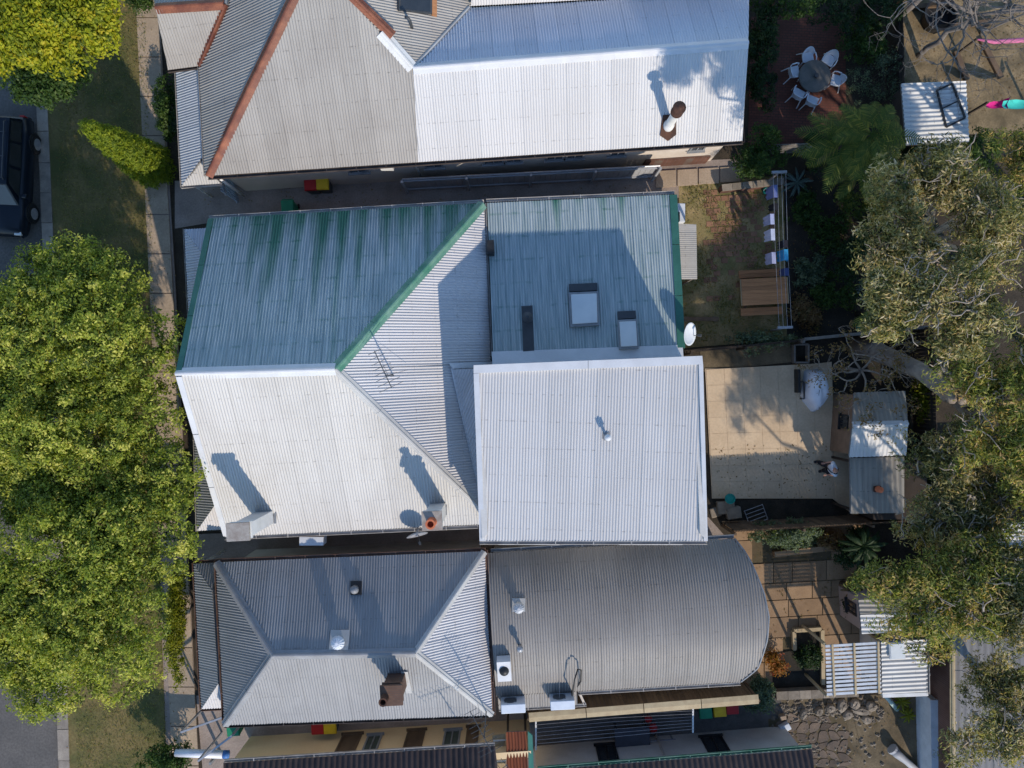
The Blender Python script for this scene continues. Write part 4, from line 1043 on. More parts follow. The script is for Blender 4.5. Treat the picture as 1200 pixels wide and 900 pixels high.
fence("dark paling fence between the clothesline yard and the patio", P(802,413), P(925,401), 1.25, M['dktimber'])
fence("pale rail fence running behind the bare frangipani", P(926,400), P(1078,385), 1.5, M['greytimber'], capm=M['greytimber'])
fence("dark timber fence behind the metal shed", P(1064,388), P(1072,606), 1.9, M['dktimber'])
fence("short timber fence beside the brick courtyard", P(880,182), P(936,180), 1.3, M['greytimber'])
fence("dark fence between the courtyard and the dry yard", P(1032,-40), P(1036,150), 1.7, M['dktimber'])
fence("grey fence beside the grey ribbed garage", P(1086,640), P(1092,905), 1.7, M['greytimber'], capm=M['bluewhite'], capw=.14)
def wall_thing(label, a, b, h, th, mat, capm=None, name="garden_wall", n=1):
    a = Vector((a.x,a.y,0)); b = Vector((b.x,b.y,0)); t = thing(name, label, "wall", a); d = (b-a).normalized(); s = Vector((-d.y,d.x,0))*th/2
    MB().prism([a-s,b-s,b+s,a+s], h).build("wall_body", mat, t)
    for i in range(n):
        p, q = a.lerp(b,i/n)+d*.006, a.lerp(b,(i+1)/n)-d*.006
        MB().prism([p-s*1.25,q-s*1.25,q+s*1.25,p+s*1.25], .06).build("coping", capm or mat, t).location.z = h
    return t
wall_thing("low brick wall with pale coping at the top of the lawn", P(842,224), P(914,216), .5, .22, M['brick'], M['stone'], n=6)
wall_thing("low stone wall under the slatted pergola", P(905,810), P(1000,806), .45, .28, M['stone'], M['stone'], n=7)
wall_thing("pale painted wall strip beside the stone yard", P(1078,806), P(1080,900), 1.2, .38, M['bluewhite'], n=3)
wall_thing("sandstone edging of the flower bed on the terrace", P(905,648), P(975,640), .25, .18, M['sandstone'], n=5)

# pale slab path over the fence end
t = thing("slab_path", "sunlit pale concrete slabs at the end of the alley", "path", P(815,205))
for i in range(4):
    x0 = 768+i*25; pts = [P(x0+.6,200-i*1.4+1), P(x0+24,198.6-i*1.4+1), P(x0+24,219-i*2), P(x0+.6,220.5-i*2)]
    MB().prism([Vector((p.x,p.y,.02)) for p in pts], .05).build("slab", M['slab'], t)
# flat laundry roof and small unit by the green roof
t = thing("lean_to", "small flat roofed lean-to against the green roofed house", "shed", P(806,295))
plq = Plane(P(797,262,2.3), P(816,262,2.3), P(806,327,2.35))
corr(t, plq, [(795,262),(816,263),(817,327),(798,327)], RM['fibro'], d=(1,0,-.02), pitch=.076, depth=.010, cov=12)
for px, py in ((799,265),(814,266),(815,324),(800,324)): p = P(px,py,2.2); MB().bar((p.x,p.y,0),(p.x,p.y,2.2),.08,.08).build("post", M['greytimber'], t)
p = P(797.5,250,1.4); t = thing("air_conditioner", "white air conditioner box on the rear wall of the green roofed house", "air conditioner", (p.x,p.y,.9))
MB().box((-.18,-.38,0),(.16,.38,.62)).build("casing", M['plasticwhite'], t, local=True, bevel=.02)
MB().lathe([(.22,0),(.22,.02),(.2,.02)], 16, M=Matrix.Translation((.16,.08,.31)) @ Matrix.Rotation(R(90),4,'Y')).build("fan_grille", M['darkgrey'], t, local=True)
MB().box((-.16,-.36,.62),(-.08,.0,.75)).build("bracket", M['black'], t, local=True)

# ================================================================== ROOF THINGS: dishes, antennas
def dish(label, p, tilt_dir, r, mat, mast=.5, tilt=50):
    t = thing("satellite_dish", label, "satellite dish", p)
    z = Vector((math.cos(R(tilt_dir))*math.sin(R(tilt)), math.sin(R(tilt_dir))*math.sin(R(tilt)), math.cos(R(tilt)))); Mx = Matrix.Translation(Vector((0,0,mast))) @ z.to_track_quat('Z','Y').to_matrix().to_4x4()
    MB().tube([(0,0,-.4),(0,0,mast*.9)], .025, 8).build("mast", M['galv'], t, local=True, smooth=True)
    MB().lathe([(.03,0),(r*.5,r*.07),(r*.85,r*.20),(r,r*.28),(r*.99,r*.30),(r*.84,r*.225),(r*.5,r*.10),(.02,.03)], 28, M=Mx).build("dish", mat, t, local=True, smooth=True)
    MB().tube([Mx@Vector((0,-r*.8,r*.2)), Mx@Vector((0,-r*.45,r*.9))], .015, 6).lathe([(.05,0),(.05,.12)], 10, M=Mx@Matrix.Translation((0,-r*.42,r*.84))).build("feed_arm", M['darkgrey'], t, local=True)
    return t
dish("round white satellite dish at the corner of the green rear roof", plK.hit(798.5,392)+Vector((.12,0,.0)), -10, .42, M['plasticwhite'], .4, 48)
pd = plS.hit(490,616); dish("grey satellite dish on the eave beside the terracotta pot chimney", Vector((pd.x,pd.y-.15,pd.z-.25)), -75, .40, M['galv'], .75, 74)
def antenna(label, base, h, boom_az, boom_len, n, el, extra=None):
    t = thing("tv_antenna", label, "antenna", base); d = Vector((math.cos(R(boom_az)), math.sin(R(boom_az)), 0)); s = Vector((-d.y,d.x,0))
    m = MB().tube([(0,0,-.15),(0,0,h)], .022, 6)
    m.build("mast", M['darkgrey'], t, local=True)
    m = MB(); c = Vector((0,0,h-.05)); m.tube([c-d*boom_len*.35, c+d*boom_len*.65], .016, 5)
    for i in range(n):
        p = c - d*boom_len*.33 + d*boom_len*.96*i/(n-1); l = el*(1-.45*i/(n-1)); m.tube([p-s*l, p+s*l], .009, 4)
    m.build("boom", M['darkgrey'], t, local=True)
    m = MB()
    for x, y in ((.5,.2),(-.4,.45)): m.tube([(0,0,h*.7),(x,y,-.1)], .006, 4)
    m.build("guy_wire", M['darkgrey'], t, local=True)
    return t
antenna("thin tv antenna standing on the silver roof slope", plE.hit(461,440), 1.7, 115, 1.3, 8, .42)
antenna("dark tv antenna at the corner of the grey hipped roof", P(570,834,3.6)+Vector((0,.1,.1)), 2.3, 118, 1.6, 10, .45)
antenna("pale multi bar antenna above the brown tiled roof", P(556,893,3.9), 2.2, 38, 2.4, 11, .55)
pc = arc(1,2.85); t = thing("pipe_loop", "looped black pipe and thin cables beside the air conditioner box", "pipe", pc)
q = pc; MB().tube([q+Vector((0,0,-.1)), q+e1*-.05+Vector((0,.2,.9)), q+e1*.02+Vector((0,.9,1.15)), q+e1*.14+Vector((0,1.25,1.1)), q+e1*.28+Vector((0,1.15,.95)), q+e1*.30+Vector((0,.6,.55)), q+e1*.2+Vector((0,.2,.1))], .028, 6).build("pipe", M['black'], t, smooth=True)
for i, (x, y) in enumerate(((-1.15,1.3),(-.55,1.4))): MB().tube([q+e1*x*.9+Vector((0,-.1,.55)), q+e1*(x+.05)+Vector((0,y,.25))], .010, 4).build("cable", M['grey'], t)

# ================================================================== BINS
def bin_(label, px, py, lid, rz, body='darkgrey', group="wheelie bins in the side alleys"):
    t = thing("wheelie_bin", label, "bin", P(px,py), group, rz)
    m = MB(); a = [(-.20,-.22),(.20,-.22),(.20,.24),(-.20,.24)]; b = [(-.25,-.28),(.25,-.28),(.25,.30),(-.25,.30)]
    m.add([(x,y,.06) for x,y in a]+[(x,y,.96) for x,y in b], [(3,2,1,0),(4,5,6,7),(0,1,5,4),(1,2,6,5),(2,3,7,6),(3,0,4,7)]); m.build("body", M[body], t, local=True, bevel=.015)
    m = MB(); m.add([(-.27,-.31,.965),(.27,-.31,.965),(.27,.33,.965),(-.27,.33,.965),(-.23,-.27,1.05),(.23,-.27,1.05),(.24,.30,1.08),(-.24,.30,1.08)], [(3,2,1,0),(4,5,6,7),(0,1,5,4),(1,2,6,5),(2,3,7,6),(3,0,4,7)]); m.build("lid", M[lid], t, local=True, bevel=.012)
    MB().tube([(-.22,.36,.95),(.22,.36,.95)], .018, 8).build("handle", M[body], t, local=True)
    for x in (-.22,.22): MB().lathe([(.10,-.025),(.10,.025)], 14, M=Matrix.Translation((x,.26,.10)) @ Matrix.Rotation(R(90),4,'Y')).build("wheel", M['rubber'], t, local=True)
    return t
bin_("dark wheelie bin with red lid in the top alley", 371, 222, 'red', R(4))
bin_("dark wheelie bin with yellow lid in the top alley", 384.5, 221, 'yellow', R(2))
bin_("green wheelie bin half hidden under the green roof gutter", 345, 250, 'green', R(3), 'green')
bin_("green lidded bin under the eave in the bottom alley", 283, 842, 'green', R(5), 'green')
bin_("red lidded bin under the eave beside the yellow wall", 379, 840, 'red', R(3))
bin_("yellow lidded bin under the eave beside the yellow wall", 393, 839.5, 'yellow', R(3))
bin_("green lidded bin below the pale fence capping", 820, 821, 'green', R(183))
bin_("yellow lidded bin below the pale fence capping", 836, 819, 'yellow', R(184))
bin_("red lidded bin below the pale fence capping", 850, 816, 'red', R(183))
# blue grey side gate in the alley
t = thing("side_gate", "pale blue side gate closing the alley beside the verandah", "gate", P(285,232))
ga, gb = P(276,214), P(280,240)
d = (gb-ga).normalized(); n_ = 9
for i in range(n_): MB().bar(ga+d*(.93*i/n_)+Vector((0,0,.05)), ga+d*(.93*i/n_)+Vector((0,0,1.9)), .085, .03).build("slat", M['blue_gate'] if 'blue_gate' in M else M['galv'], t)
for z in (.3,1.6): MB().bar(ga+Vector((.03,0,z)), gb+Vector((.03,0,z)), .05, .07).build("rail", M['galv'], t)

# ================================================================== BOTTOM COURT: clothesline, covered table, stools
t = thing("clothesline", "wall mounted clothesline with pale end bars over the dark court", "clothesline", P(720,850))
la, lb = P(628,858,1.9), P(812,845,1.9)
for c_, L_ in ((la,1.25),(lb,1.0)):
    MB().bar(c_+Vector((0,.55,0)), c_+Vector((0,.55-L_,0)), .06, .05).build("end_bar", M['white'], t)
    MB().bar(Vector((c_.x,c_.y+.5,0)), c_+Vector((0,.5,-.03)), .05, .05).build("post", M['white'], t)
for i in range(7):
    y = .50-i*.15; MB().tube([la+Vector((0,y-.05,.03)), la.lerp(lb,.5)+Vector((0,y-.02,-.04)), lb+Vector((0,y*.8+.02,.03))], .009, 4).build("line", M['galv'], t)
t = thing("outdoor_table", "covered dark grey outdoor table under the clothesline wires", "table", P(738,858))
MB().box((-.72,-.48,.68),(.72,.48,.74)).build("table_top", mk("table_cover", (.07,.075,.095), (.055,.06,.075), 3, .7), t, local=True, bevel=.015)
for x in (-.62,.62):
    for y in (-.4,.4): MB().bar((x,y,0),(x,y,.68),.06,.06).build("leg", M['darkgrey'], t, local=True)
t.rotation_euler.z = R(3)
t = thing("bench", "pale blue grey bench against the low white wing", "bench", P(772,867))
MB().box((-.62,-.2,.42),(.62,.2,.47)).build("seat", mk("bench_board", (.24,.26,.31), (.20,.22,.27), 3, .6), t, local=True, bevel=.01)
for x in (-.5,.5): MB().box((x-.04,-.18,0),(x+.04,.18,.42)).build("leg", M['grey'], t, local=True)
t.rotation_euler.z = R(4)
t = thing("stool", "round red stool beside the covered table", "stool", P(763,848))
MB().lathe([(.17,.40),(.19,.43),(.18,.48),(.05,.50)], 18).build("seat", M['red'], t, local=True, smooth=True)
for i in range(4): a_ = i*math.pi/2+.5; MB().tube([(math.cos(a_)*.12,math.sin(a_)*.12,.42),(math.cos(a_)*.18,math.sin(a_)*.18,0)], .015, 6).build("leg", M['red'], t, local=True)
t = thing("stool", "smaller red stool tucked closer to the fence", "stool", P(758,838))
MB().lathe([(.15,.36),(.16,.39),(.15,.43),(.05,.45)], 18).build("seat", M['red'], t, local=True, smooth=True)
for i in range(4): a_ = i*math.pi/2; MB().tube([(math.cos(a_)*.10,math.sin(a_)*.10,.38),(math.cos(a_)*.15,math.sin(a_)*.15,0)], .014, 6).build("leg", M['red'], t, local=True)
# metal frame over the front corner of the bottom alley
t = thing("carport_frame", "open pale metal frame at the front end of the bottom alley", "frame", P(240,870))
pts = [P(212,858,2.5), P(268,838,2.5), P(272,862,2.5), P(232,892,2.5)]
for a_, b_ in ((0,1),(3,2)): MB().bar(pts[a_], pts[b_], .07, .07).build("beam", M['galv'], t)
for p in pts: MB().bar((p.x,p.y,0), (p.x,p.y,2.46), .07, .07).build("post", M['galv'], t)
t = thing("blue_roll", "white and blue rolled sheet lying at the bottom edge", "roll", P(228,880))
MB().tube([P(206,882,1.2), P(262,884,1.2)], .16, 12).build("roll_body", M['tarp'], t, smooth=True)
MB().tube([P(262,884,1.2), P(268,884.3,1.2)], .165, 12).build("roll_end", M['carblue'] if 'carblue' in M else M['carpaint'], t, smooth=True)
MB().bar((P(215,880).x,P(215,880).y,0),(P(215,880).x,P(215,880).y,1.1),.1,.1).build("post", M['grey'], t); MB().bar((P(258,880).x,P(258,880).y,0),(P(258,880).x,P(258,880).y,1.1),.1,.1).build("post", M['grey'], t)

# ================================================================== CAR
def car():
    t = thing("parked_car", "dark blue four wheel drive parked at the kerb", "car", P(20,212), rz=R(-92.5))
    # local: +x is the front
    def ring(x, hw, z0, z1, k=.82, n=7): return [Vector((x, sy*hw*q, z)) for sy, q, z in ((-1,.90,z0),(-1,1,z0+.18*(z1-z0)),(-1,1,z0+.62*(z1-z0)),(-1,.95,z0+.86*(z1-z0)),(-1,k,z1),(1,k,z1),(1,.95,z0+.86*(z1-z0)),(1,1,z0+.62*(z1-z0)),(1,1,z0+.18*(z1-z0)),(1,.90,z0))]
    def loft(rs):
        m = MB(); n = len(rs[0]); vs = [v for r_ in rs for v in r_]
        fs = [(i*n+j, i*n+(j+1)%n, (i+1)*n+(j+1)%n, (i+1)*n+j) for i in range(len(rs)-1) for j in range(n)] + [tuple(range(n))[::-1], tuple((len(rs)-1)*n+j for j in range(n))]
        m.add(vs, fs); return m
    body = loft([ring(-2.42,.80,.45,.85), ring(-2.35,.90,.35,1.02), ring(-1.6,.96,.30,1.08), ring(0,.97,.30,1.08), ring(1.05,.96,.30,1.08), ring(1.3,.95,.30,1.06,.86), ring(2.1,.92,.32,.98,.84), ring(2.35,.84,.38,.82), ring(2.42,.74,.42,.70)]).build("body", M['carpaint'], t, local=True, smooth=True, bevel=0)
    cab = loft([[Vector((x*xx, y, z)) if False else Vector((x, y, z)) for x, y, z in r_] for r_ in
        ([(-2.25,-.80,1.05),(-2.25,.80,1.05),(-2.08,.72,1.74),(-2.08,-.72,1.74)], [(-.2,-.84,1.06),(-.2,.84,1.06),(-.2,.73,1.80),(-.2,-.73,1.80)], [(1.25,-.80,1.05),(1.25,.80,1.05),(.55,.70,1.74),(.55,-.70,1.74)])]).build("cabin", M['carpaint'], t, local=True)
    def pane(name, q, mt, off):
        n = (q[1]-q[0]).cross(q[3]-q[0]).normalized(); c = sum(q, Vector())/4
        if n.dot(c - Vector((-.4,0,1.2))) < 0: n = -n
        MB().prism([p.lerp(c,.07)+n*off for p in q], n=n*.006).build(name, mt, cab if name.startswith("win") else t, local=True)
    V = Vector
    pane("windscreen", [V((1.25,-.80,1.06)),V((1.25,.80,1.06)),V((.55,.70,1.74)),V((.55,-.70,1.74))], M['glass'], .004)
    pane("window_rear", [V((-2.25,-.80,1.06)),V((-2.25,.80,1.06)),V((-2.08,.72,1.74)),V((-2.08,-.72,1.74))], M['glass'], .004)
    for s in (-1,1):
        for x0, x1, t0, t1 in ((-2.15,-1.25,-2.02,-1.2),(-1.2,-.22,-1.15,-.22),(-.16,.98,-.16,.48)):
            yb = lambda x: s*(.84-.04*abs(x+.2)/1.6); yt = lambda x: s*.725
            pane("window", [V((x0,yb(x0),1.10)),V((x1,yb(x1),1.10)),V((t1,yt(t1),1.70)),V((t0,yt(t0),1.70))], M['glass'], .012)
        MB().tube([(-1.95,s*.60,1.80),(-1.9,s*.60,1.88),(.30,s*.60,1.88),(.38,s*.60,1.78)], .025, 6).build("roof_rail", M['darkgrey'], t, local=True)
        mr = MB().box((.78,s*1.05-.10,1.02),(.95,s*1.05+.10,1.20)).build("wing_mirror", M['carpaint'], t, local=True, bevel=.03)
        MB().box((2.20,s*.66-.16,.70),(2.40,s*.66+.13,.84)).build("headlight", M['skyglass'], t, local=True, bevel=.02)
        MB().box((-2.44,s*.72-.09,.75),(-2.36,s*.72+.09,1.0)).build("tail_light", M['red'], t, local=True, bevel=.01)
        for x in (-1.45,1.42):
            Mx = Matrix.Translation((x,s*.90,.37)) @ Matrix.Rotation(R(90),4,'X')
            wh = MB().lathe([(.25,-.12),(.36,-.12),(.375,-.06),(.375,.06),(.36,.12),(.25,.12)], 24, M=Mx).build("wheel", M['rubber'], t, local=True, smooth=False)
            MB().lathe([(.24,-.125),(.10,-.135),(.24,.125)], 16, M=Mx).build("rim", M['galv'], wh, local=True)
            MB().lathe([(.43,-.10),(.43,.10)], 20, M=Matrix.Translation((x,s*.885,.42)) @ Matrix.Rotation(R(90),4,'X')).build("wheel_arch", M['black'], t, local=True)
    for x in (-1.5,-.55,.30): MB().box((x-.02,-.6,1.795),(x+.02,.6,1.822)).build("roof_bar", M['darkgrey'], t, local=True)
    MB().box((2.36,-.70,.42),(2.47,.70,.58)).build("bumper", M['black'], t, local=True, bevel=.02); MB().box((-2.50,-.78,.42),(-2.38,.78,.62)).build("bumper", M['black'], t, local=True, bevel=.02)
    MB().bar((1.12,-.55,1.20),(1.12,.1,1.22),.02,.02).build("wiper", M['black'], t, local=True)
    return t
car()

# ================================================================== COURTYARD TABLE AND CHAIRS
t = thing("garden_table", "round dark stone table in the brick courtyard", "table", tuple(P(955,89,.75).xy)+(.02,))
MB().lathe([(.60,.66),(.66,.68),(.66,.73),(.62,.75)], 36).build("table_top", M['tabletop'], t, local=True)
MB().lathe([(.32,0),(.30,.06),(.13,.12),(.11,.5),(.22,.66)], 18).build("pedestal", M['stone'], t, local=True, smooth=True)
MB().lathe([(.05,.75),(.09,.80),(.10,.86),(.02,.86)], 12, (.03,-.02,0)).build("bowl", M['darkgrey'], t, local=True)
def chair():
    c = thing("garden_chair", "white plastic garden chair", "chair", (0,0,0), "white chairs round the stone table")
    m = MB(); n = 9
    m.prism([(-.22,-.22,.42),(.22,-.22,.42),(.24,.20,.43),(-.24,.20,.43)], .03); m.build("seat", M['plasticwhite'], c, local=True)
    m = MB(); o_, i_ = [], []
    for i in range(n):
        a_ = R(200 + i*140/(n-1)); o_.append((math.cos(a_)*.26, math.sin(a_)*.24-.02)); i_.append((math.cos(a_)*.235, math.sin(a_)*.215-.02))
    for (x0,y0),(x1,y1),(u0,v0),(u1,v1) in zip(o_, o_[1:], i_, i_[1:]):
        h0 = .86 - .25*abs(x0)/.26*abs(x0)/.26; h1 = .86 - .25*abs(x1)/.26*abs(x1)/.26
        m.add([(x0,y0,.46),(x1,y1,.46),(u1,v1,.46),(u0,v0,.46),(x0*1.06,y0*1.12,h0),(x1*1.06,y1*1.12,h1),(u1*1.06,v1*1.12,h1),(u0*1.06,v0*1.12,h0)], [(3,2,1,0),(4,5,6,7),(0,1,5,4),(1,2,6,5),(2,3,7,6),(3,0,4,7)])
    m.build("backrest", M['plasticwhite'], c, local=True)
    for s in (-1,1):
        MB().tube([(s*.26,-.10,.64),(s*.28,.08,.65),(s*.27,.20,.60)], .025, 6).build("armrest", M['plasticwhite'], c, local=True)
        MB().tube([(s*.26,.20,.60),(s*.27,.24,0)], .022, 6).build("leg", M['plasticwhite'], c, local=True); MB().tube([(s*.20,-.2,.44),(s*.27,-.34,0)], .022, 6).build("leg", M['plasticwhite'], c, local=True)
    return c
ch0 = chair()
spots = [(947,67,160,"white plastic chair above the table, the one nearest the house"), (972,70,205,"white plastic chair on the side of the dark shrubs"), (980,94,255,"white plastic chair half under the table edge by the bare bush"),
         (931,84,85,"white plastic chair turned sideways on the house side"), (936,110,40,"white plastic chair pulled back at the lower left of the table"), (952,118,5,"white plastic chair beside the palm fronds")]
for i, (px, py, az, lb_) in enumerate(spots):
    c = ch0 if i == 0 else copy_tree(ch0)
    p = P(px, py, .5); c.location = (p.x, p.y, .02); 
    tc = P(955,89,.6); c.rotation_euler = (0,0, math.atan2(tc.y-p.y, tc.x-p.x) - math.pi/2 + R((-10,8,-6,25,14,-18)[i])); c['label'] = lb_
t = thing("planter_bowl", "small dark round planter on the brick courtyard", "planter", P(902,96))
MB().lathe([(.12,0),(.22,.28),(.24,.30),(.20,.30),(.16,.22)], 16).build("pot", M['black'], t, local=True); 
crown(t, [(P(902,96).x,P(902,96).y,.38,.2,.2,.12)], 20, 10, .10, .04, LM['dark'], 77, .1, name="foliage")

# ================================================================== CLOTHESLINE YARD
t = thing("clothesline", "long clothesline with washing between two metal end bars", "clothesline", P(917,290))
ca, cb = P(913,202,1.75), P(920,384,1.75)
for c_ in (ca, cb):
    MB().bar(c_+Vector((-.30,0,0)), c_+Vector((.30,.02,0)), .10, .08).build("end_bar", M['galv'], t); MB().tube([(c_.x,c_.y,0), c_+Vector((0,0,-.04))], .04, 8).build("post", M['galv'], t)
wires = []
for i in range(4):
    x = -.25+i*.165; MB().tube([ca+Vector((x,0,.05)), ca.lerp(cb,.5)+Vector((x,0,-.06)), cb+Vector((x,0,.05))], .008, 4).build("line", M['galv'], t); wires.append(x)
cm = lambda nm, c: mk(nm, c, tuple(x*.8 for x in c), 6, .9)
for i, (f, wi, ln, dr, col, lb_) in enumerate(((.12,1,.50,.6,(.16,.20,.42),"blue shirt hanging at the top end of the line"), (.22,1,.28,.35,(.02,.02,.025),"small black garment on the washing line"),
        (.30,0,.42,.55,(.42,.46,.66),"pale lilac shirt on the washing line"), (.40,0,.46,.5,(.55,.60,.75),"white towel pegged on the washing line"), (.46,3,.30,.4,(.02,.02,.03),"black socks cloth at the outer wire"),
        (.53,3,.44,.55,(.04,.30,.55),"bright cyan towel on the washing line"), (.55,0,.46,.5,(.40,.42,.60),"pale mauve garment beside the cyan towel"), (.64,3,.3,.35,(.05,.07,.18),"dark navy garment at the end of the washing"))):
    c = ca.lerp(cb, f) + Vector((wires[wi],0,.0)); o = MB(); d = (cb-ca).normalized(); rr = random.Random(i); g_ = 8; vs = []
    for a_ in range(g_+1):
        for b_ in range(4):
            u = a_/g_-.5; v_ = b_/3; vs.append(c + d*ln*u*(1-.08*v_) + Vector((.03*math.sin(a_*1.9+i)*v_ + .10*v_, 0, -dr*v_-.02)))
    o.add(vs, [(a_*4+b_, a_*4+b_+1, a_*4+b_+5, a_*4+b_+4) for a_ in range(g_) for b_ in range(3)])
    vs2 = [v_ + Vector((-.16,0,0)) - Vector((.20*((k_%4)/3),0,0)) for k_, v_ in enumerate(vs)]
    o.add(vs2, [(a_*4+b_, a_*4+b_+4, a_*4+b_+5, a_*4+b_+1) for a_ in range(g_) for b_ in range(3)])
    o.add([vs[k_*4] for k_ in range(g_+1)] + [vs2[k_*4] for k_ in range(g_+1)], [(k_, k_+1, g_+2+k_, g_+1+k_) for k_ in range(g_)])
    tag(o.build("garment", cm("cloth", col), smooth=True), lb_, "washing", "washing on the long clothesline")
# timber picnic table with benches
t = thing("picnic_table", "brown slatted picnic table with a bench on each side", "table", P(889,344), rz=R(3))
pl = MB().box((-.93,-.075,.72),(.93,.075,.76)).build("plank", M['oiltimber'], t, local=True)
def at_local(src, par, x, y, z=0):
    c = bpy.data.objects.new(src.name.split('.')[0], src.data); COL.objects.link(c); c.parent = par; c.location = (x,y,z); return c
ys_ = [-.46,-.305,-.15,.005,.16,.315,.47]; pl.location = (0,ys_[0],0)
for y in ys_[1:]: at_local(pl, t, 0, y)
for y in (-.86,-.70,.70,.86): at_local(pl, t, -.05, y, -.30).scale = (.93,1,1)
for x in (-.72,.66):
    MB().bar((x,-.9,.40),(x,.9,.40),.05,.09).build("bench_beam", M['timber'], t, local=True); MB().bar((x,-.5,.69),(x,.5,.69),.05,.07).build("table_beam", M['timber'], t, local=True)
    for s in (-1,1): MB().bar((x+.05,s*.68,0),(x+.05,s*.28,.68),.05,.10).build("leg", M['timber'], t, local=True)
for x in (-.955,.955): MB().box((x-.012,-.54,.70),(x+.012,.54,.765)).build("end_trim", M['palewood'], t, local=True)
t = thing("plank_seat", "long low timber plank resting in the shaded yard", "plank", P(820,374)); MB().box((-.75,-.08,.12),(.75,.08,.16)).build("board", M['timber'], t, local=True)
for x in (-.55,.62): MB().box((x-.09,-.10,0),(x+.09,.10,.12)).build("block", M['stone'], t, local=True)
t = thing("watering_can", "small teal watering can in the shaded garden", "watering can", P(1006,384))
MB().lathe([(.12,0),(.13,.02),(.12,.24),(.09,.26)], 14).build("can", M['teal'], t, local=True); MB().tube([(.11,0,.08),(.34,.05,.30)], .02, 6).build("spout", M['teal'], t, local=True); MB().tube([(-.1,0,.22),(-.18,0,.30),(-.05,0,.36),(.06,0,.26)], .015, 6).build("handle", M['teal'], t, local=True)
t = thing("bucket", "small teal bucket by the low brick wall", "bucket", P(896,225)); MB().lathe([(.09,0),(.13,.26),(.135,.27),(.12,.27),(.085,.03)], 14).build("pail", M['teal'], t, local=True); MB().tube([(-.13,0,.26),(0,.10,.34),(.13,0,.26)], .008, 5).build("handle", M['galv'], t, local=True)
t = thing("tree_stump", "pale cut tree stump among dark leaves", "stump", P(1010,302)); MB().lathe([(.36,0),(.30,.12),(.27,.45),(.25,.47)], 14).build("wood", M['palewood'], t, local=True); MB().lathe([(.26,.0),(.285,.44)], 14).build("bark_ring", M['bark'], t, local=True)

# ================================================================== PATIO THINGS
def cloth_cover(label, px, py, r, h, mat, seed):
    g = P(px,py); t = thing("covered_barbecue", label, "barbecue", g); rr = random.Random(seed); n = 22; prof = [(.02,h),(.45,h*.98),(.8,h*.9),(.95,h*.6),(1.0,h*.3),(1.08,.04)]; vs, fs = [], []
    for i, (q, z) in enumerate(prof):
        for j in range(n):
            a_ = 2*math.pi*j/n; w_ = 1 + .10*math.sin(a_*5+seed)*(i/5) + rr.uniform(-.02,.02)
            vs.append(g+Vector((math.cos(a_)*r*.62*q*w_, math.sin(a_)*r*1.15*q*w_, z+.06+.03*math.sin(a_*3+i))))
    for i in range(len(prof)-1): fs += [(i*n+j, i*n+(j+1)%n, (i+1)*n+(j+1)%n, (i+1)*n+j) for j in range(n)]
    fs.append(tuple(range(n))[::-1]); MB().add(vs, fs).build("cover", mat, t, smooth=True)
    MB().tube([g+Vector((-.5,.3,.06)), g+Vector((-.5,.3,.5)), g+Vector((-.5,-.4,.5)), g+Vector((-.5,-.4,.06))], .03, 6).build("side_handle", M['black'], t)
    MB().tube([g+Vector((.1,.5,h*.9)), g+Vector((-.1,-.2,h+.07)), g+Vector((0,-.8,h*.85))], .012, 5).build("tie_rope", M['grey'], t)
    return t
cloth_cover("barbecue under a crumpled white cover beside the patio", 951, 456, .72, .95, M['tarp'], 3)
t = thing("plant_pot", "round teal tub standing on stacked stone blocks", "tub", P(851,582)); MB().lathe([(.14,.30),(.19,.55),(.215,.58),(.215,.62),(.18,.62),(.15,.5)], 20).build("tub_body", M['teal'], t, local=True); MB().lathe([(.18,.56),(.02,.57)], 18).build("lid", M['teal'], t, local=True)
for i, (px, py, sx, sy, h, lb_) in enumerate(((849,594,.36,.26,.30,"large pale stone block under the teal tub"),(858,600,.30,.24,.34,"tilted pale stone block at the garden corner"),(838,600,.22,.2,.12,"small flat stone block against the house"))):
    t = thing("stone_block", lb_, "stone block", P(px,py), "stone blocks at the patio corner", R(4+i*5)); MB().box((-sx,-sy,0),(sx,sy,h)).build("block", M['stone'], t, local=True, bevel=.03)
t = thing("folding_rack", "metal ladder rack lying on the dark garden bed", "rack", P(885,603), rz=R(20)) 
for s in (-1,1): MB().tube([(s*.40,-.34,.12),(s*.40,.34,.12)], .018, 6).build("rail", M['galv'], t, local=True)
for i in range(5): MB().tube([(-.40,-.32+i*.16,.12),(.40,-.32+i*.16,.12)], .013, 6).build("rung", M['galv'], t, local=True)
for x, y in ((-.4,-.3),(.4,-.3),(-.4,.3),(.4,.3)): MB().tube([(x,y,0),(x,y,.12)], .015, 6).build("foot", M['galv'], t, local=True)
t = thing("raised_bed", "small dark raised bed frame behind the barbecue", "planter", P(935,415))
for a_, b_ in (((928,404),(944,404)),((928,425),(944,425)),((928,404),(928,425)),((944,404),(944,425))): MB().bar(P(*a_)+Vector((0,0,.2)), P(*b_)+Vector((0,0,.2)), .07, .3).build("board", M['greytimber'], t)
MB().bar(P(931,433)+Vector((0,0,.3)), P(931.5,460)+Vector((0,0,.3)), .10, .5).build("screen", M['black'], t)

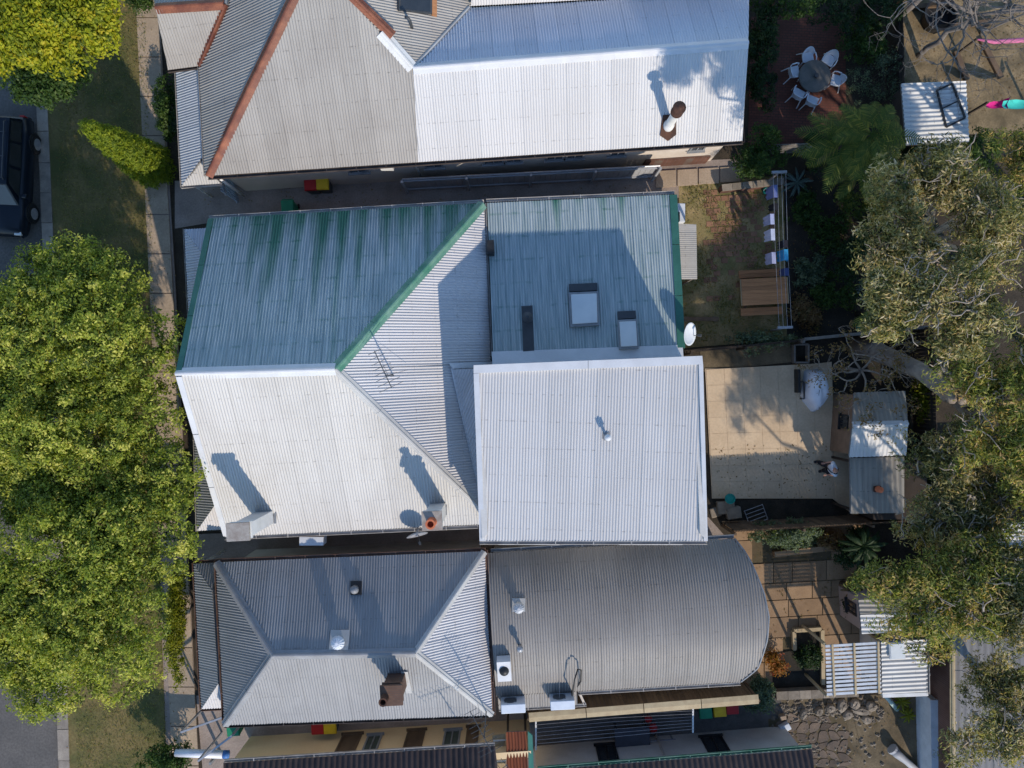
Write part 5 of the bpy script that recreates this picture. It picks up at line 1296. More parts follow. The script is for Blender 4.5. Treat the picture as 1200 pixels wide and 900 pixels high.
# tin shed
t = thing("garden_shed", "tin shed with half bright half shaded roof behind the patio", "shed", P(1028,510))
zr_, ze_ = 2.75, 2.25
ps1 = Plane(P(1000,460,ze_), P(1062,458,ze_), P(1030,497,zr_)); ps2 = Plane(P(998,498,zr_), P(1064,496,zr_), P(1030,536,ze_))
corr(t, ps1, [(1001,460),(1061,458),(1064,496.5),(999,498)], RM['fawn'], pitch=.17, depth=.035, cov=4); corr(t, ps2, [(999,498),(1064,496.5),(1062,533.5),(995,536)], RM['newwhite'], pitch=.17, depth=.035, cov=4)  # upper slope's shade is put into its darker sheet colour
caps(t, P(999,498,zr_), P(1064,496.5,zr_), M['offwhite'], .13, .3)
w0, w1, w2, w3 = P(1004,463,ze_), P(1060,461,ze_), P(1060,531,ze_), P(999,533,ze_); shp = [Vector((p.x,p.y,0)) for p in (w0,w1,w2,w3)]
for i in range(4):
    p, q = shp[i], shp[(i+1)%4]; d = (q-p).normalized(); s = Vector((-d.y,d.x,0))
    if s.dot(sum(shp,Vector())/4-p) < 0: s = -s
    MB().prism([p, q-d*.0, q+s*.08-d*.08, p+s*.08+d*.08], 2.17).build("wall", M['shedwall'], t)
window(t, shp[3].lerp(shp[0],.42), shp[3].lerp(shp[0],.66), 1.0, 1.7, Vector((-1,0,0)), M['black'], M['glass'], 2)
t = thing("lean_to", "long fawn ribbed shed roof in leafy shade", "shed", P(1028,568))
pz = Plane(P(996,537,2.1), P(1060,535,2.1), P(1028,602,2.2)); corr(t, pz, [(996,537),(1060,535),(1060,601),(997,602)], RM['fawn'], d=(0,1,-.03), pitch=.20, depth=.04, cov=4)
for px, py in ((999,541),(1057,539),(1057,597),(1000,598)): p = P(px,py,2.0); MB().bar((p.x,p.y,0),(p.x,p.y,2.0),.09,.09).build("post", M['dktimber'], t)
MB().prism([P(998,539,0),P(1058,537,0),P(1058,599,0),P(999,600,0)], 1.9).build("wall", M['dktimber'], t)
t = thing("garden_ornament", "small rusty ornament standing on the fawn shed roof", "ornament", P(1028,573,2.2)); MB().lathe([(.10,0),(.13,.08),(.06,.2),(.12,.3),(.02,.42)], 12).build("figure", M['terracotta'], t, local=True); MB().box((-.14,-.12,-.02),(.14,.12,.02)).build("base", M['rust'], t, local=True)

# ================================================================== LOWER RIGHT YARD
t = thing("pergola", "pergola of pale slats over three timber rafters", "pergola", P(1000,785))
zt = 2.4; A_, B_, C_, D4 = P(967,755,zt), P(1031,751,zt), P(1032,812,zt), P(970,816,zt)
src = None; nsl = 13
for i in range(nsl):
    f = (i+.5)/nsl; a_, b_ = A_.lerp(D4,f), B_.lerp(C_,f)
    if src is None: src = MB().bar(Vector((-(b_-a_).length/2,0,0)), Vector(((b_-a_).length/2,0,0)), .095, .03).build("slat", M['bluewhite'], t, local=True); src.location = (a_+b_)/2-org(t); src.rotation_euler.z = math.atan2(b_.y-a_.y,b_.x-a_.x)
    else: piece(src, t, (a_+b_)/2, math.atan2(b_.y-a_.y,b_.x-a_.x))
for f in (.12,.52,.96): MB().bar(A_.lerp(B_,f)+Vector((0,0,.045)), D4.lerp(C_,f)+Vector((0,0,.045)), .07, .06).build("rafter", M['palewood'], t)
for p in (A_,B_,C_,D4): MB().bar((p.x,p.y,0),(p.x,p.y,zt-.02),.09,.09).build("post", M['palewood'], t)
t = thing("garden_shed", "shed with white ribbed roof and square rooflight beside the pergola", "shed", P(1060,780))
pz = Plane(P(1032,752,2.5), P(1087,748,2.5), P(1060,812,2.35)); corr(t, pz, [(1032.5,752),(1086,749),(1087,812),(1034,814)], RM['shed'], d=(1,.05,0), pitch=.17, depth=.045, cov=4)
cs = [pz.hit(*q,.05) for q in ((1041,753),(1058,752),(1060,771),(1042,772))]; sk = MB().prism(cs, n=pz.n*.09).build("skylight", M['offwhite'], t); MB().prism([c_.lerp(sum(cs,Vector())/4,.1)+pz.n*.091 for c_ in cs], n=pz.n*.02).build("pane", M['skyglass'], sk)
gutter(t, P(1087.5,750,2.5), P(1088.5,814,2.38), M['palegutter'], .12); MB().bar(P(1034,815,2.3), P(1087,813,2.3), .14, .10).build("fascia", M['white'], t)
MB().prism([P(1035,757,2.3)*0+Vector((P(1036,757,2.2).x,P(1036,757,2.2).y,0)), Vector((P(1083,755,2.2).x,P(1083,755,2.2).y,0)), Vector((P(1083,808,2.2).x,P(1083,808,2.2).y,0)), Vector((P(1037,809,2.2).x,P(1037,809,2.2).y,0))], 2.2).build("wall", M['render_cream'], t)
t = thing("outhouse", "small pinkish rendered outhouse with dark window under the gum tree", "shed", P(1030,715))
zo = 2.3; oh = [P(1009,702,zo), P(1062,698,zo), P(1064,735,zo), P(1026,739,zo)]; oh = [P(1008,704,zo), P(1060,700,zo), P(1062,738,zo), P(1010,741,zo)]; ohg = [Vector((p.x+.1,p.y,0)) for p in oh]
MB().prism(ohg, zo-.06).build("wall", mk("pink_render", (.40,.30,.25), (.33,.25,.21), 2, .85), t)
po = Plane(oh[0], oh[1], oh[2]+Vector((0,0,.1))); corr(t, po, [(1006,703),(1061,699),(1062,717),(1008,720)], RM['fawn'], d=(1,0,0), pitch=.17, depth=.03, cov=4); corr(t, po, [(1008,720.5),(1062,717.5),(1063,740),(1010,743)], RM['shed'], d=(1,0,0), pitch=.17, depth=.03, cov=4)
window(t, ohg[3].lerp(ohg[0],.35), ohg[3].lerp(ohg[0],.75), .9, 1.7, Vector((-1,0,0)), M['black'], M['glass'], 1)
for px, py, m_, lb_ in ((1013,688,'dry',"red brown cordyline by the outhouse corner"),):
    palm("cordyline", lb_, px-16, py+2, .9, .55, 12, 61, LM['dry'], w=.06)
wall_thing("timber and stone edging of the planting bed", P(928,737), P(960,735), .22, .12, M['palewood']); wall_thing("side edging of the dark planting bed", P(961,736), P(962,800), .22, .12, M['palewood']); wall_thing("short edging board on the left of the dark planting bed", P(928,738), P(929,760), .22, .12, M['palewood'])
sheet("planting_bed", [(930,739),(960,737),(961,802),(905,806),(904,765),(929,762)], .075, M['mulch'], .055)
# ribbed garage roofs on the far right
t = thing("garage", "large grey ribbed garage roof in the corner", "garage", P(1170,830))
pz = Plane(P(1116,700,2.8), P(1200,700,2.8), P(1150,960,2.9)); corr(t, pz, [(1116,655),(1290,650),(1290,960),(1118,960)], RM['garage'], d=(0,1,.0), pitch=.26, depth=.03, cov=4); caps(t, P(1115,655,2.85), P(1117,960,2.9), M['palewood'], .10, .1)
MB().prism([Vector((P(1122,662,2.7).x,P(1122,662,2.7).y,0)), Vector((P(1285,662,2.7).x,P(1285,662,2.7).y,0)), Vector((P(1285,950,2.7).x,P(1285,950,2.7).y,0)), Vector((P(1124,950,2.7).x,P(1124,950,2.7).y,0))], 2.6).build("wall", M['brick'], t)
t = thing("garden_shed", "pale ribbed shed roof half hidden by gum leaves at the right edge", "shed", P(1160,628))
pz = Plane(P(1108,614,2.5), P(1260,610,2.5), P(1180,645,2.4)); corr(t, pz, [(1108,615),(1270,610),(1270,642),(1109,644)], RM['shed'], d=(1,0,0), pitch=.17, depth=.045, cov=4); MB().prism([Vector((P(1112,618,2.4).x,P(1112,618,2.4).y,0)), Vector((P(1265,614,2.4).x,P(1265,614,2.4).y,0)), Vector((P(1265,638,2.4).x,P(1265,638,2.4).y,0)), Vector((P(1113,641,2.4).x,P(1113,641,2.4).y,0))], 2.3).build("wall", M['dktimber'], t)
# loose stones, planks and pots of the stone yard
rr = random.Random(12); kinds_ = ["pale rough sandstone lump","flat grey stone","long brown stone","small cream stone","dark mossy stone","broad tan flagstone"]
sp_ = [(985,826,.28,.2),(1001,824,.24,.2),(1008,832,.34,.18),(1020,826,.2,.22),(992,836,.22,.16),(972,828,.2,.16),(958,832,.16,.2),(940,836,.2,.14),(1014,842,.2,.18)]
wh_ = ["beside the pergola post","next to the pergola edge","lowest of the pergola heap","by the hose","in front of the stone wall","under the low wall","half way along the wall","nearest the round shrub","at the bottom of the heap"]
for i, (px, py, sx, sy) in enumerate(sp_):
    t = thing("stone", f"{kinds_[i%6]} {wh_[i]}", "stone", P(px,py), "loose stones in the stone yard", rr.uniform(0,3)); m = MB().lathe([(.75,0),(1,.08),(.96,.16),(.70,.24),(.05,.26)], 8)
    q_ = [rr.uniform(.78,1.15) for _ in range(8)]
    for n_, v_ in enumerate(m.v): f_ = q_[n_%8]; v_.x *= f_*sx*1.15; v_.y *= f_*sy*1.15; v_.z *= rr.uniform(.85,1.1)
    m.build("rock", M['stone'], t, local=True)
pv0 = sheet("crazy_paving", [(900,842),(990,838),(1000,880),(980,920),(905,920)], .03, M['joint'])
lat = {(i, j): (893+i*12.5+rr.uniform(-4,4)+(j%2)*5, 835+j*11+rr.uniform(-3.5,3.5)) for i in range(10) for j in range(11)}
for j in range(10):
    for i in range(9):
        q = [lat[(i,j)], lat[(i+1,j)], lat[(i+1,j+1)], lat[(i,j+1)]]; cx = sum(a for a,b in q)/4; cy = sum(b for a,b in q)/4
        if (cx-947)**2/50**2 + (cy-884)**2/46**2 < 1.05:
            q = [(a+(cx-a)*.10, b+(cy-b)*.10) for a,b in q]
            q = [p_ for k_ in range(4) for p_ in ((q[k_][0]*.8+q[k_-1][0]*.2, q[k_][1]*.8+q[k_-1][1]*.2), (q[k_][0]*.8+q[(k_+1)%4][0]*.2, q[k_][1]*.8+q[(k_+1)%4][1]*.2))]
            MB().prism([P(a,b)+Vector((0,0,.03)) for a,b in q], rr.uniform(.012,.035)).build("stone", M['pavestone'], pv0)
sheet("stone_path", [(1000,840),(1014,838),(1028,872),(1008,874)], .034, M['sunsoil'], .015)
t = thing("hose_pipe", "pale green pipe leaning below the pergola", "pipe", P(1045,825)); MB().tube([P(1034,812,.8), P(1042,820,.6), P(1051,831,.15)], .10, 10).build("pipe", mk("pale_green_pipe", (.30,.40,.38), (.22,.30,.28), 3, .6), t, smooth=True); MB().bar(P(1036,813), P(1036,813)+Vector((0,0,.7)), .06,.06).build("stand", M['greytimber'], t)
t = thing("drain_pipe", "curved pale grey pipe lying at the bottom of the stone yard", "pipe", P(1058,888)); MB().tube([P(1046,878,.25), P(1052,884,.22), P(1062,892,.18), P(1078,906,.18)], [.20,.18,.14,.14], 12).build("pipe", M['palefence'], t, smooth=True); MB().tube([P(1045,877,.25),P(1047,879,.25)], .23, 12).build("pipe_rim", M['palefence'], t)
for px, py, sz, lb_, rz_ in ((918,850,.35,"tilted white board beside the courtyard fence",.5),(915,838,.22,"terracotta coloured block by the round shrub",.2)):
    t = thing("garden_block", lb_, "block", P(px,py), None, rz_); MB().box((-sz*.6,-sz*.4,0),(sz*.6,sz*.4,.3)).build("block", M['bluewhite'] if sz > .3 else M['render_brown'], t, local=True, bevel=.02)

# ================================================================== TOP RIGHT YARD
t = thing("garden_shed", "shed with bluish white corrugated roof below the bare branches", "shed", P(1095,135))
pz = Plane(P(1057,98,2.5), P(1131,95,2.5), P(1095,166,2.35)); corr(t, pz, [(1056,98),(1132,95),(1136,166),(1062,170)], RM['shed'], d=(1,.05,0), pitch=.17, depth=.05, cov=4)
MB().prism([Vector((P(x,y,2.3).x,P(x,y,2.3).y,0)) for x,y in ((1060,101),(1129,98),(1132,162),(1065,165))], 2.25).build("wall", M['dktimber'], t)
t = thing("window_frame", "old dark window frame lying on the bluish shed roof", "frame", pz.hit(1114,126,.06))
q_ = [pz.hit(*q,.05) for q in ((1098,106),(1116,98),(1131,138),(1109,149))]
for i in range(4): MB().bar(q_[i], q_[(i+1)%4], .07, .05).build("frame_bar", M['black'], t)
MB().bar(q_[0].lerp(q_[3],.5), q_[1].lerp(q_[2],.5), .05, .05).build("glazing_bar", M['black'], t)
t = thing("round_tub", "large black round tub with ribs in the dry yard", "tub", P(1094,24)); MB().lathe([(.55,0),(.66,.55),(.70,.58),(.70,.64),(.62,.64),(.56,.1),(.02,.08)], 26).build("tub_body", M['black'], t, local=True)
m = MB()
for i in range(8): a_ = i*math.pi/4; m.tube([(math.cos(a_)*.68,math.sin(a_)*.68,.58),(math.cos(a_)*.57,math.sin(a_)*.57,.02)], .02, 5)
m.build("rib", M['darkgrey'], t, local=True)
pinkm = mk("magenta_fabric", (.62,.02,.22), (.5,.015,.17), 4, .8); aqm = mk("aqua_fabric", (.05,.50,.42), (.04,.42,.36), 4, .8); lpm = mk("pink_rope", (.62,.18,.34), (.5,.13,.26), 4, .8)
t = thing("hammock", "magenta and turquoise fabric strip strung across the yard", "hammock", P(1175,123,1.4))
def ribbon(name, mat, px0, px1, y0, y1, w0, w1):
    vs = []; n = 8
    for i in range(n+1):
        f = i/n; c = P(px0+(px1-px0)*f, y0+(y1-y0)*f, 1.4 - .3*math.sin(f*math.pi)); w_ = w0+(w1-w0)*f
        vs += [c+Vector((0,w_,.10*math.sin(i))), c+Vector((0,0,-.10)), c-Vector((0,w_,-.05*math.cos(i*1.3)))]
    MB().add(vs, [(3*i+j, 3*i+j+1, 3*i+j+4, 3*i+j+3) for i in range(n) for j in range(2)]).build(name, mat, t, smooth=True)
ribbon("magenta_cloth", pinkm, 1157,1182,124,121,.10,.20); ribbon("turquoise_cloth", aqm, 1176,1230,123,121,.16,.20)
for px in (1154,1232): p = P(px,122,1.3); MB().bar((p.x,p.y,0),(p.x,p.y,1.5),.08,.08).build("post", M['dktimber'], t)
t = thing("pink_ribbon", "pale pink cloth strip hanging over the dry yard", "ribbon", P(1170,48,1.3)); MB().tube([P(1144,46,1.3), P(1165,49,1.15), P(1200,47,1.3), P(1240,44,1.4)], [.03,.09,.10,.05], 8).build("cloth", lpm, t, smooth=True); p = P(1144,46,1.3); MB().bar((p.x,p.y,0),(p.x,p.y,1.35),.07,.07).build("post", M['dktimber'], t)
for i,(px,py,L_,rz_,lb_) in enumerate(((1090,8,1.6,.05,"weathered sleeper near the black tub"),(1130,30,2.4,.12,"long weathered sleeper across the dry yard"),(1160,70,1.8,-1.1,"slanting sleeper by the pink cloth"),(1125,78,1.3,-1.2,"short sleeper above the bluish shed"))):
    t = thing("timber_sleeper", lb_, "sleeper", P(px,py), "timber sleepers in the dry yard", rz_); MB().box((-L_/2,-.11,.01),(L_/2,.11,.16)).build("beam", M['timber'], t, local=True, bevel=.015)

# ================================================================== PERSON
def skin_mesh(name, joints, edges, mat, parent, sub=2):
    me = bpy.data.meshes.new(name); me.from_pydata([j[0] for j in joints], edges, []); o = bpy.data.objects.new(name, me); COL.objects.link(o)
    sm = o.modifiers.new("skin", 'SKIN'); sm.use_smooth_shade = True
    for v_, j in zip(me.skin_vertices[0].data, joints): v_.radius = j[1] if isinstance(j[1], tuple) else (j[1], j[1])
    me.skin_vertices[0].data[0].use_root = True
    ss = o.modifiers.new("sub", 'SUBSURF'); ss.levels = ss.render_levels = sub
    dg = bpy.context.evaluated_depsgraph_get(); m2 = bpy.data.meshes.new_from_object(o.evaluated_get(dg)); bpy.data.objects.remove(o)
    m2.name = name; m2.materials.clear(); m2.materials.append(mat); m2.polygons.foreach_set("use_smooth", [True]*len(m2.polygons))
    ob = bpy.data.objects.new(name, m2); COL.objects.link(ob); ob.parent = parent; ORG[ob.name] = org(parent); return ob
def person():
    # local: faces +y; x is the person's right
    t = thing("person", "person in white shirt and dark trousers standing on the patio", "person", P(962,546,.06) , rz=R(100)); t.location.z = .06
    J, E = [], []
    def a(p, r, par=None):
        J.append((p, r)); i = len(J)-1
        if par is not None: E.append((par, i))
        return i
    pel = a((0,-.02,.92), .11); sp = a((0,-.03,1.10), (.10,.08), pel); chs = a((0,.0,1.30), (.13,.09), sp); nk0 = a((0,.02,1.45), .075, chs); nk = a((0,.05,1.52), .052, nk0)
    hd = a((0,.08,1.60), (.075,.085), nk); hd2 = a((0,.10,1.70), (.078,.095), hd); a((0,.09,1.76), (.05,.06), hd2)
    nose = a((0,.20,1.645), .014, hd)
    for s in (-1,1):
        a((s*.082,.08,1.645), (.012,.03), hd)
        hip = a((s*.10,-.02,.86), .080, pel); kn = a((s*.15,.05+.05*s,.48), .052, hip); an = a((s*.19,.0+.06*s,.09), .036, kn); a((s*.21,.17+.06*s,.04), (.042,.03), an)
        sh = a((s*.19,.0,1.40), .065, chs); el = a((s*.27,-.06,1.12), .046, sh); wr = a((s*.25,.12,.95), .030, el); pm_ = a((s*.24,.19,.92), (.038,.018), wr)
        for q, (dx, dl) in enumerate(((-.028,.065),(-.010,.078),(.010,.072),(.026,.058))):
            k1 = a((s*.24+dx,.235,.905), .0095, pm_); k2 = a((s*.24+dx*1.1,.235+dl*.55,.885), .0085, k1); a((s*.24+dx*1.1,.235+dl*.8,.860), .0075, k2)
        th = a((s*.24-s*.040,.175,.905), .010, pm_); a((s*.24-s*.055,.215,.885), .0085, th)
    skin_mesh("body", J, E, M['skin'], t)
    S, SE = [((0,-.03,.88),(.20,.18)), ((0,-.02,1.10),(.20,.18)), ((0,.0,1.30),(.215,.175)), ((0,.01,1.44),(.13,.11))], [(0,1),(1,2),(2,3)]
    for s in (-1,1):
        i = len(S); S += [((s*.20,.0,1.39),.105), ((s*.255,-.04,1.20),.092)]; SE += [(2,i),(i,i+1)]
    skin_mesh("shirt", S, SE, M['shirt'], t)
    T, TE = [((0,-.02,.92),(.18,.16))], []
    for s in (-1,1):
        i = len(T); T += [((s*.10,-.02,.80),.13), ((s*.15,.05+.05*s,.48),.105), ((s*.19,.02+.06*s,.07),.10)]; TE += [(0,i),(i,i+1),(i+1,i+2)]
    skin_mesh("trousers", T, TE, M['trousers'], t)
    for s in (-1,1): skin_mesh("shoe", [((s*.19,-.03+.06*s,.045),(.06,.05)), ((s*.205,.10+.06*s,.05),(.065,.05)), ((s*.215,.23+.06*s,.04),(.05,.036))], [(0,1),(1,2)], M['black'], t)
    skin_mesh("hair", [((0,.02,1.62),(.06,.05)), ((0,.055,1.72),(.088,.080)), ((0,.10,1.775),(.068,.055))], [(0,1),(1,2)], M['hair'], t)
    m = MB(); m.tube([(-.17,.03,1.50),(-.06,.17,1.36),(.12,.20,1.12),(.24,.10,.92),(.20,-.14,1.02),(-.02,-.19,1.30),(-.17,.0,1.50)], .022, 6); m.build("shoulder_strap", M['black'], t, smooth=True, local=True)
    MB().box((.20,-.06,.72),(.33,.20,.94)).build("shoulder_bag", M['black'], t, local=False) if False else None
    return t
person()

# ================================================================== TREES AND SHRUBS
FG = dict(L=.125, Wd=.055, cr=.27, br=(.20,.40), inner=.22, ctv=.26, flat=.8)
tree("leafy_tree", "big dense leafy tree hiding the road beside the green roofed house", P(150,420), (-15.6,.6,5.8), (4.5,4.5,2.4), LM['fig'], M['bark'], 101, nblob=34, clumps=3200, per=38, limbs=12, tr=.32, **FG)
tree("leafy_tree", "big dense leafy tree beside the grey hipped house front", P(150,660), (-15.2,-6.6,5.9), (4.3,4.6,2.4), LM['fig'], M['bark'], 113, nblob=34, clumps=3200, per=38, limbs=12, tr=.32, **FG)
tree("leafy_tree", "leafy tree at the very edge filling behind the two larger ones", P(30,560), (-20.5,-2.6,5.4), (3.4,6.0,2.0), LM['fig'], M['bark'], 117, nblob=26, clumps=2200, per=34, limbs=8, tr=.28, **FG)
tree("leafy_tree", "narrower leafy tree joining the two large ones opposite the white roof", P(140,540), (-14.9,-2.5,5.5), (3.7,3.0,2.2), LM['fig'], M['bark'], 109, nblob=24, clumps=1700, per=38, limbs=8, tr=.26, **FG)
tree("street_tree", "bright yellow green street tree at the top corner over the road", P(95,60), (-15.9,13.2,6.0), (3.2,2.9,1.8), LM['plane'], M['bark'], 127, nblob=24, clumps=1500, per=32, L=.15, Wd=.075, cr=.27, limbs=9, tr=.22, br=(.20,.40), ctv=.26)
tree("street_tree", "shaded lower street tree tucked under the yellow green crown", P(40,115), (-17.9,11.6,4.0), (2.2,1.6,1.2), LM['mid'], M['bark'], 131, nblob=12, clumps=700, per=30, L=.14, Wd=.07, cr=.28, limbs=5, tr=.15)
# power pole poking through the yellow green crown
t = thing("power_pole", "grey power pole top showing through the yellow green crown", "pole", P(66,86)); g = P(66,86)
MB().tube([g, g+Vector((0,0,8.6))], [.16,.12], 12).build("pole", M['greytimber'], t, smooth=True); MB().bar(g+Vector((-.1,-.75,8.3)), g+Vector((.1,.75,8.3)), .12,.12).build("cross_arm", M['bluewhite'], t)
for s in (-.6,-.25,.25,.6): MB().lathe([(.04,8.36),(.06,8.42),(.03,8.5)], 10, (g.x+s*.13,g.y+s,0)).build("insulator", M['offwhite'], t)
# leaning looking conifer: a slim cone standing on the verge
g = P(186,199); t = thing("cypress", "slim bright green cypress on the verge by the footpath", "tree", g)
MB().tube([g, g+Vector((0,0,4.6))], [.09,.02], 8).build("trunk", M['bark'], t, smooth=True)
crown(t, [(g.x,g.y,.6+i*.42,.80*(1-i/13)**.75+.06,.80*(1-i/13)**.75+.06,.42) for i in range(12)], 1500, 22, .13, .035, LM['cypress'], 140, .15, .5, .15, bottom=-2)

# gum trees on the right
def gum(label, base, c, r, mat, bark, seed, clumps, twigs=16, via=None, tr=.2, L=.17, Wd=.038, nb=32):
    return tree("gum_tree", label, base, c, r, mat, bark, seed, nblob=nb, clumps=clumps, per=30, L=L, Wd=Wd, cr=.30, limbs=12, tr=tr, twigs=twigs, twigmat=M['palebark'], br=(.13,.30), flat=1.1, via=via, ctv=.34, inner=.15)
gum("tall gum tree with pale bare twigs above the dark garden", P(1075,300), (13.2,5.3,8.2), (2.9,2.8,2.6), LM['euc'], M['palebark'], 201, 1000, 44)
gum("gum tree between the two tallest gums over the cut stump", P(1085,340), (11.8,2.6,11.2), (2.3,2.0,1.5), LM['euc'], M['palebark'], 207, 520, 18, nb=14)
gum("large gum tree with thick leaning trunk behind the patio", P(1006,405), (15.2,-.3,9.0), (2.4,2.6,2.0), LM['euc2'], M['trunkbark'], 211, 800, 26, via=[P(1032,414,1.6), P(1078,434,3.4), P(1116,466,4.8)], tr=.42)
gum("gum tree with curling grey branches above the tin shed", P(1100,560), (15.7,-3.8,5.8), (2.8,2.6,1.9), LM['euc'], M['greybark'], 223, 760, 50)
gum("olive gum tree covering the outhouse and the ribbed shed", P(1085,690), (14.6,-6.8,7.0), (3.0,2.3,2.0), LM['euc2'], M['greybark'], 229, 1000, 34)
gum("gum tree cut by the picture edge above the grey garage", P(1200,720), (16.9,-7.2,7.4), (2.3,2.2,2.0), LM['euc'], M['greybark'], 231, 560, 22)
gum("thin brownish gum tree over the grey garage roof", P(1165,800), (16.3,-11.2,6.8), (2.5,2.5,1.9), LM['euc'], M['greybark'], 233, 520, 34, nb=16)
gum("gum tree cut by the picture edge above the pale ribbed roof", P(1215,430), (17.8,1.8,8.0), (2.2,3.2,2.4), LM['euc'], M['greybark'], 237, 620, 18)
gum("gum tree cut by the picture edge level with the tin shed", P(1215,560), (17.6,-3.6,7.2), (2.2,2.8,2.0), LM['euc2'], M['greybark'], 239, 480, 18)
gum("gum tree cut by the picture edge near the bluish shed", P(1210,250), (17.4,6.8,7.4), (2.4,2.2,2.2), LM['euc2'], M['greybark'], 241, 520, 14)
# trees over the top right yards
bare_tree("bare_tree", "leafless jacaranda with grey branches across the dry yard", P(1076,66), 7.4, .95, M['greybark'], 301, .12, 6, (.5,.3), first=11, curly=.28)
bare_tree("bare_tree", "smaller leafless tree at the right edge behind the pink cloth", P(1150,40), 5.4, .95, M['greybark'], 303, .09, 6, (-.3,.2), first=9, curly=.28)
bare_tree("bare_tree", "leaning grey bare tree at the top edge over the dark shrubs", P(1046,30), 5.6, .8, M['greybark'], 305, .15, 4, (.8,1.0), first=4, curly=.2)
bare_tree("frangipani", "bare frangipani with stubby pale branches beside the white barbecue cover", P(985,432), 3.6, .9, M['palebark'], 311, .09, 5, (.2,-.1), first=6, leaf=LM['dry'], curly=.35)
bare_tree("frangipani", "small bare frangipani behind the pale rail fence", P(1000,420), 3.0, .8, M['palebark'], 317, .07, 4, (.1,.2), first=4, curly=.35)
palm("palm", "broad palm with drooping fronds beside the stone table", 988, 168, 3.4, 1.9, 18, 401, LM['palm'], w=.34)
palm("palm", "taller palm between the courtyard and the bluish shed", 1022, 158, 3.9, 1.8, 17, 405, LM['palm'], w=.32)
palm("palm", "yellowing palm above the dark planted yard", 1008, 196, 2.6, 1.5, 15, 409, LM['palm'], w=.28)
palm("palm", "grey green palm at the foot of the large gum tree", 1046, 360, 3.0, 1.5, 14, 413, LM['palm'], w=.26)
palm("palm", "small dark palm beside the terrace flower bed", 1012, 640, 1.5, 1.0, 22, 417, LM['dark'], w=.10)
palm("agave", "blue green spiky agave by the clothesline end", 934, 214, .3, .75, 16, 421, LM['bluegum'], w=.05)
palm("spiky_plant", "bright green spiky plant below the pergola", 1056, 822, .35, .5, 14, 425, LM['lime'], w=.05)
palm("spiky_plant", "second spiky plant close to the pale painted wall", 1064, 838, .3, .42, 12, 429, LM['lime'], w=.05)
S_ = shrub
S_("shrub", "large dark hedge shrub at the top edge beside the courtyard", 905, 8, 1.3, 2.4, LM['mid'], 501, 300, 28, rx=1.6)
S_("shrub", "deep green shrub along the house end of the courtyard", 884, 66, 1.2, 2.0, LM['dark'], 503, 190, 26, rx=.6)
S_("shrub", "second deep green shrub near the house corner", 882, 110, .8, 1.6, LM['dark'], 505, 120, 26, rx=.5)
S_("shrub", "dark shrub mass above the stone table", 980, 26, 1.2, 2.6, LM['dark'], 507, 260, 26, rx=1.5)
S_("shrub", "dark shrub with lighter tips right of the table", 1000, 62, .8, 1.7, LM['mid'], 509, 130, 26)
S_("shrub", "twiggy grey green bush between table and fence", 1016, 104, 1.0, 1.9, LM['pale'], 511, 150, 20, L=.09, Wd=.03)
S_("shrub", "bushy lit shrub at the end of the slab path", 882, 190, .9, 2.2, LM['mid'], 513, 220, 26)
S_("shrub", "low dark shrub under the palms", 958, 178, .8, 1.2, LM['dark'], 515, 130, 26)
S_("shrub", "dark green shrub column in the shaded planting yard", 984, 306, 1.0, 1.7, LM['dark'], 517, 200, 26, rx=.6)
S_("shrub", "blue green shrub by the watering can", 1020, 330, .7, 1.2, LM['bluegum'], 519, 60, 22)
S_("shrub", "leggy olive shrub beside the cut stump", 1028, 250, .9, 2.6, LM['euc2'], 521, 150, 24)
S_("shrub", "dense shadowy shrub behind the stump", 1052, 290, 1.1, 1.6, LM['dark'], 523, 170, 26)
for px, py, r_, h_, mt, lb_ in ((944,246,.7,.5,'mid',"low ferny patch beside the blue agave"),(966,276,.8,.6,'mid',"low ferny patch in the middle of the dark garden"),(946,318,.6,.5,'pale',"pale low plants across the line from the washing"),(972,346,.8,.6,'mid',"green low plants above the rear rail fence"),(938,368,.6,.45,'dry',"dry brown low plants at the foot of the washing line"),(1000,236,.9,.8,'palm',"bushy green plants under the yellowing palm")):
    S_("low_plant", lb_, px, py, r_, h_, LM[mt], 600+px, 90, 22, cat="plant", L=.14, Wd=.05)
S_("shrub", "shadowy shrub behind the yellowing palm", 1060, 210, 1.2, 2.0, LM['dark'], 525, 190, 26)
S_("shrub", "wide shrub between bluish shed and gum tree", 1105, 190, 1.1, 2.0, LM['mid'], 527, 220, 26, rx=1.8)
S_("shrub", "low creeping shrub on the paling fence", 880, 402, .35, 1.2, LM['pale'], 529, 90, 24, rx=1.4)
S_("shrub", "bright lime shrub behind the tin shed", 1072, 470, 1.3, 1.6, LM['lime'], 531, 150, 26, rx=.5)
S_("shrub", "dark shrub beside the long fawn shed", 1074, 560, 1.4, 1.6, LM['dark'], 533, 130, 26, rx=.5)
S_("shrub", "pale leaved creeper on the lattice fence", 905, 616, .45, 1.5, LM['pale'], 535, 170, 26, rx=1.3)
S_("shrub", "silvery green plants in the flower bed", 925, 630, .35, .7, LM['pale'], 537, 110, 24, rx=.9)
S_("shrub", "dark red brown shrub at the end of the flower bed", 970, 628, .45, .9, LM['dry'], 539, 60, 22)
S_("shrub", "dark green shrub along the terrace end", 998, 640, .8, 1.6, LM['dark'], 541, 130, 26)
S_("shrub", "dark potted shrub near the outhouse wall", 998, 704, .5, .9, LM['dark'], 543, 70, 24)
S_("shrub", "orange leaved shrub at the end of the curved roof", 902, 768, .45, .9, LM['orange'], 545, 60, 22)
S_("shrub", "dark low plants in the edged bed", 944, 764, .55, .5, LM['dark'], 547, 90, 24, rx=.4)
S_("shrub", "round pale green shrub by the stone wall", 886, 808, .65, 1.5, LM['pale'], 549, 210, 28)
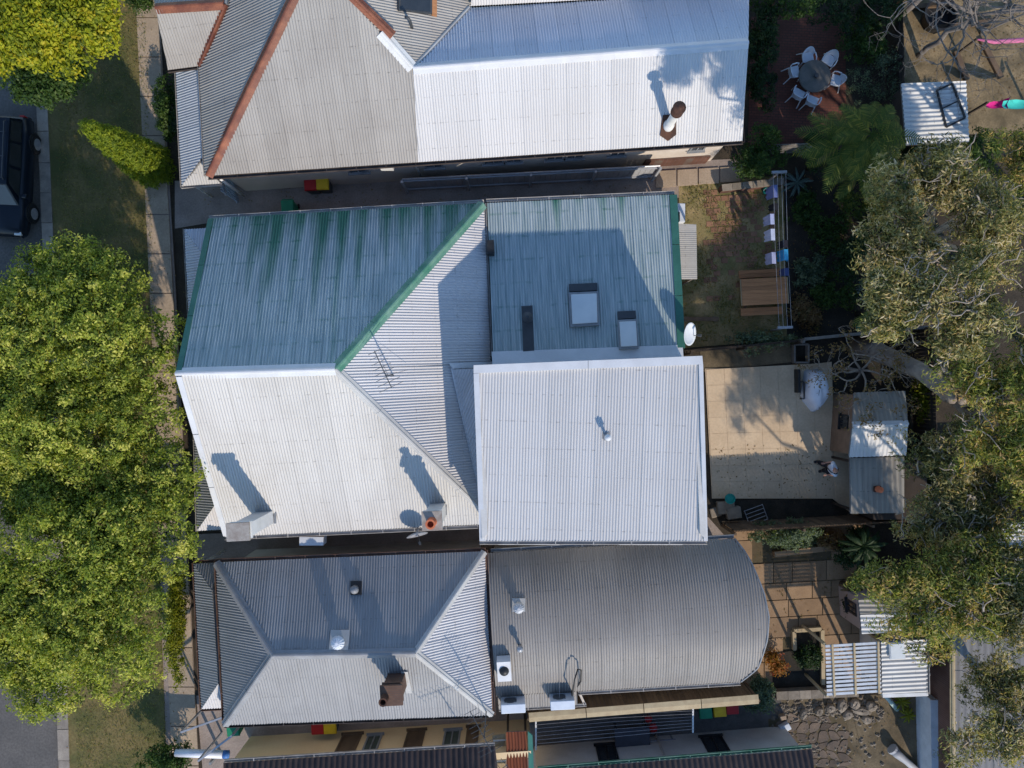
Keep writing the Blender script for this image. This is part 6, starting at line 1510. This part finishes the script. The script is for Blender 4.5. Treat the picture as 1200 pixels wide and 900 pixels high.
S_("shrub", "bright lime hedge along the verandah of the grey hipped house", 218, 730, 2.3, 1.5, LM['lime'], 551, 330, 28, rx=.38)
S_("shrub", "dark flowering shrub at the bottom by the alley frame", 206, 872, 1.0, 1.6, LM['mid'], 553, 190, 26)
S_("shrub", "green shrub below the front verandah with blue roof", 205, 130, 1.0, 1.3, LM['mid'], 555, 130, 26, rx=.45)
S_("shrub", "small pale shrub beside the cypress foot", 208, 150, .5, .8, LM['pale'], 557, 60, 24, rx=.35)
S_("shrub", "dark shrub behind the white roofed house verandah", 212, 590, 1.3, 1.4, LM['dark'], 559, 150, 26, rx=.5)
S_("shrub", "green shrub at the top of the footpath", 178, 8, .5, 1.2, LM['mid'], 561, 70, 24)

# fallen leaves on paths, patio and verge
rg = np.random.default_rng(91)
def litter(n, x0, x1, y0, y1, z, mat=None, seed=1):
    xs = rg.uniform(x0, x1, n); ys = rg.uniform(y0, y1, n); keep = rg.random(n) < .35 + .65 * (np.sin(xs*.13+seed) * np.cos(ys*.11) > .1); xs, ys = xs[keep], ys[keep]; n = len(xs)
    C = np.stack([(xs-600)*k, (450-ys)*k, np.full(n, z)], 1)
    tag(leaves("fallen_leaves", C, np.tile([0,0,3.0],(n,1)), .09, .035, mat or LM['dry'], None, 700+seed, rg.random(n), .5), kind='stuff')
litter(260, 836, 975, 520, 583, .085, None, 1); litter(420, 870, 1005, 610, 750, .075, None, 2); litter(1500, 66, 180, 0, 900, .17, None, 3); litter(300, 165, 225, 0, 900, .12, None, 4)
litter(900, 925, 1040, 200, 390, .03, None, 5); litter(800, 1056, 1200, 0, 130, .03, None, 6); litter(500, 890, 1085, 815, 900, .06, None, 7); litter(250, 240, 760, 212, 240, .03, None, 8); litter(250, 800, 915, 215, 400, .06, None, 9)

# rubble in the stone yard
rg = np.random.default_rng(44); m = MB(); rr = random.Random(45)
for i in range(420):
    px = rr.uniform(905, 1035); py = rr.gauss(832, 9) if i < 260 else rr.uniform(822, 895)
    if 895 < px < 1000 and py > 846 and i < 260: continue
    r_ = rr.uniform(.03, .11); g = P(px, py); a0 = rr.uniform(0, 6)
    q = [g + Vector((math.cos(a0+j*1.2566)*r_*rr.uniform(.7,1.2), math.sin(a0+j*1.2566)*r_*rr.uniform(.7,1.2), .035)) for j in range(5)]
    m.add(q + [g + Vector((0, 0, .04 + r_*rr.uniform(.5,.9)))], [(0,1,5),(1,2,5),(2,3,5),(3,4,5),(4,0,5)])
tag(m.build("rubble", M['stone']), kind='stuff')
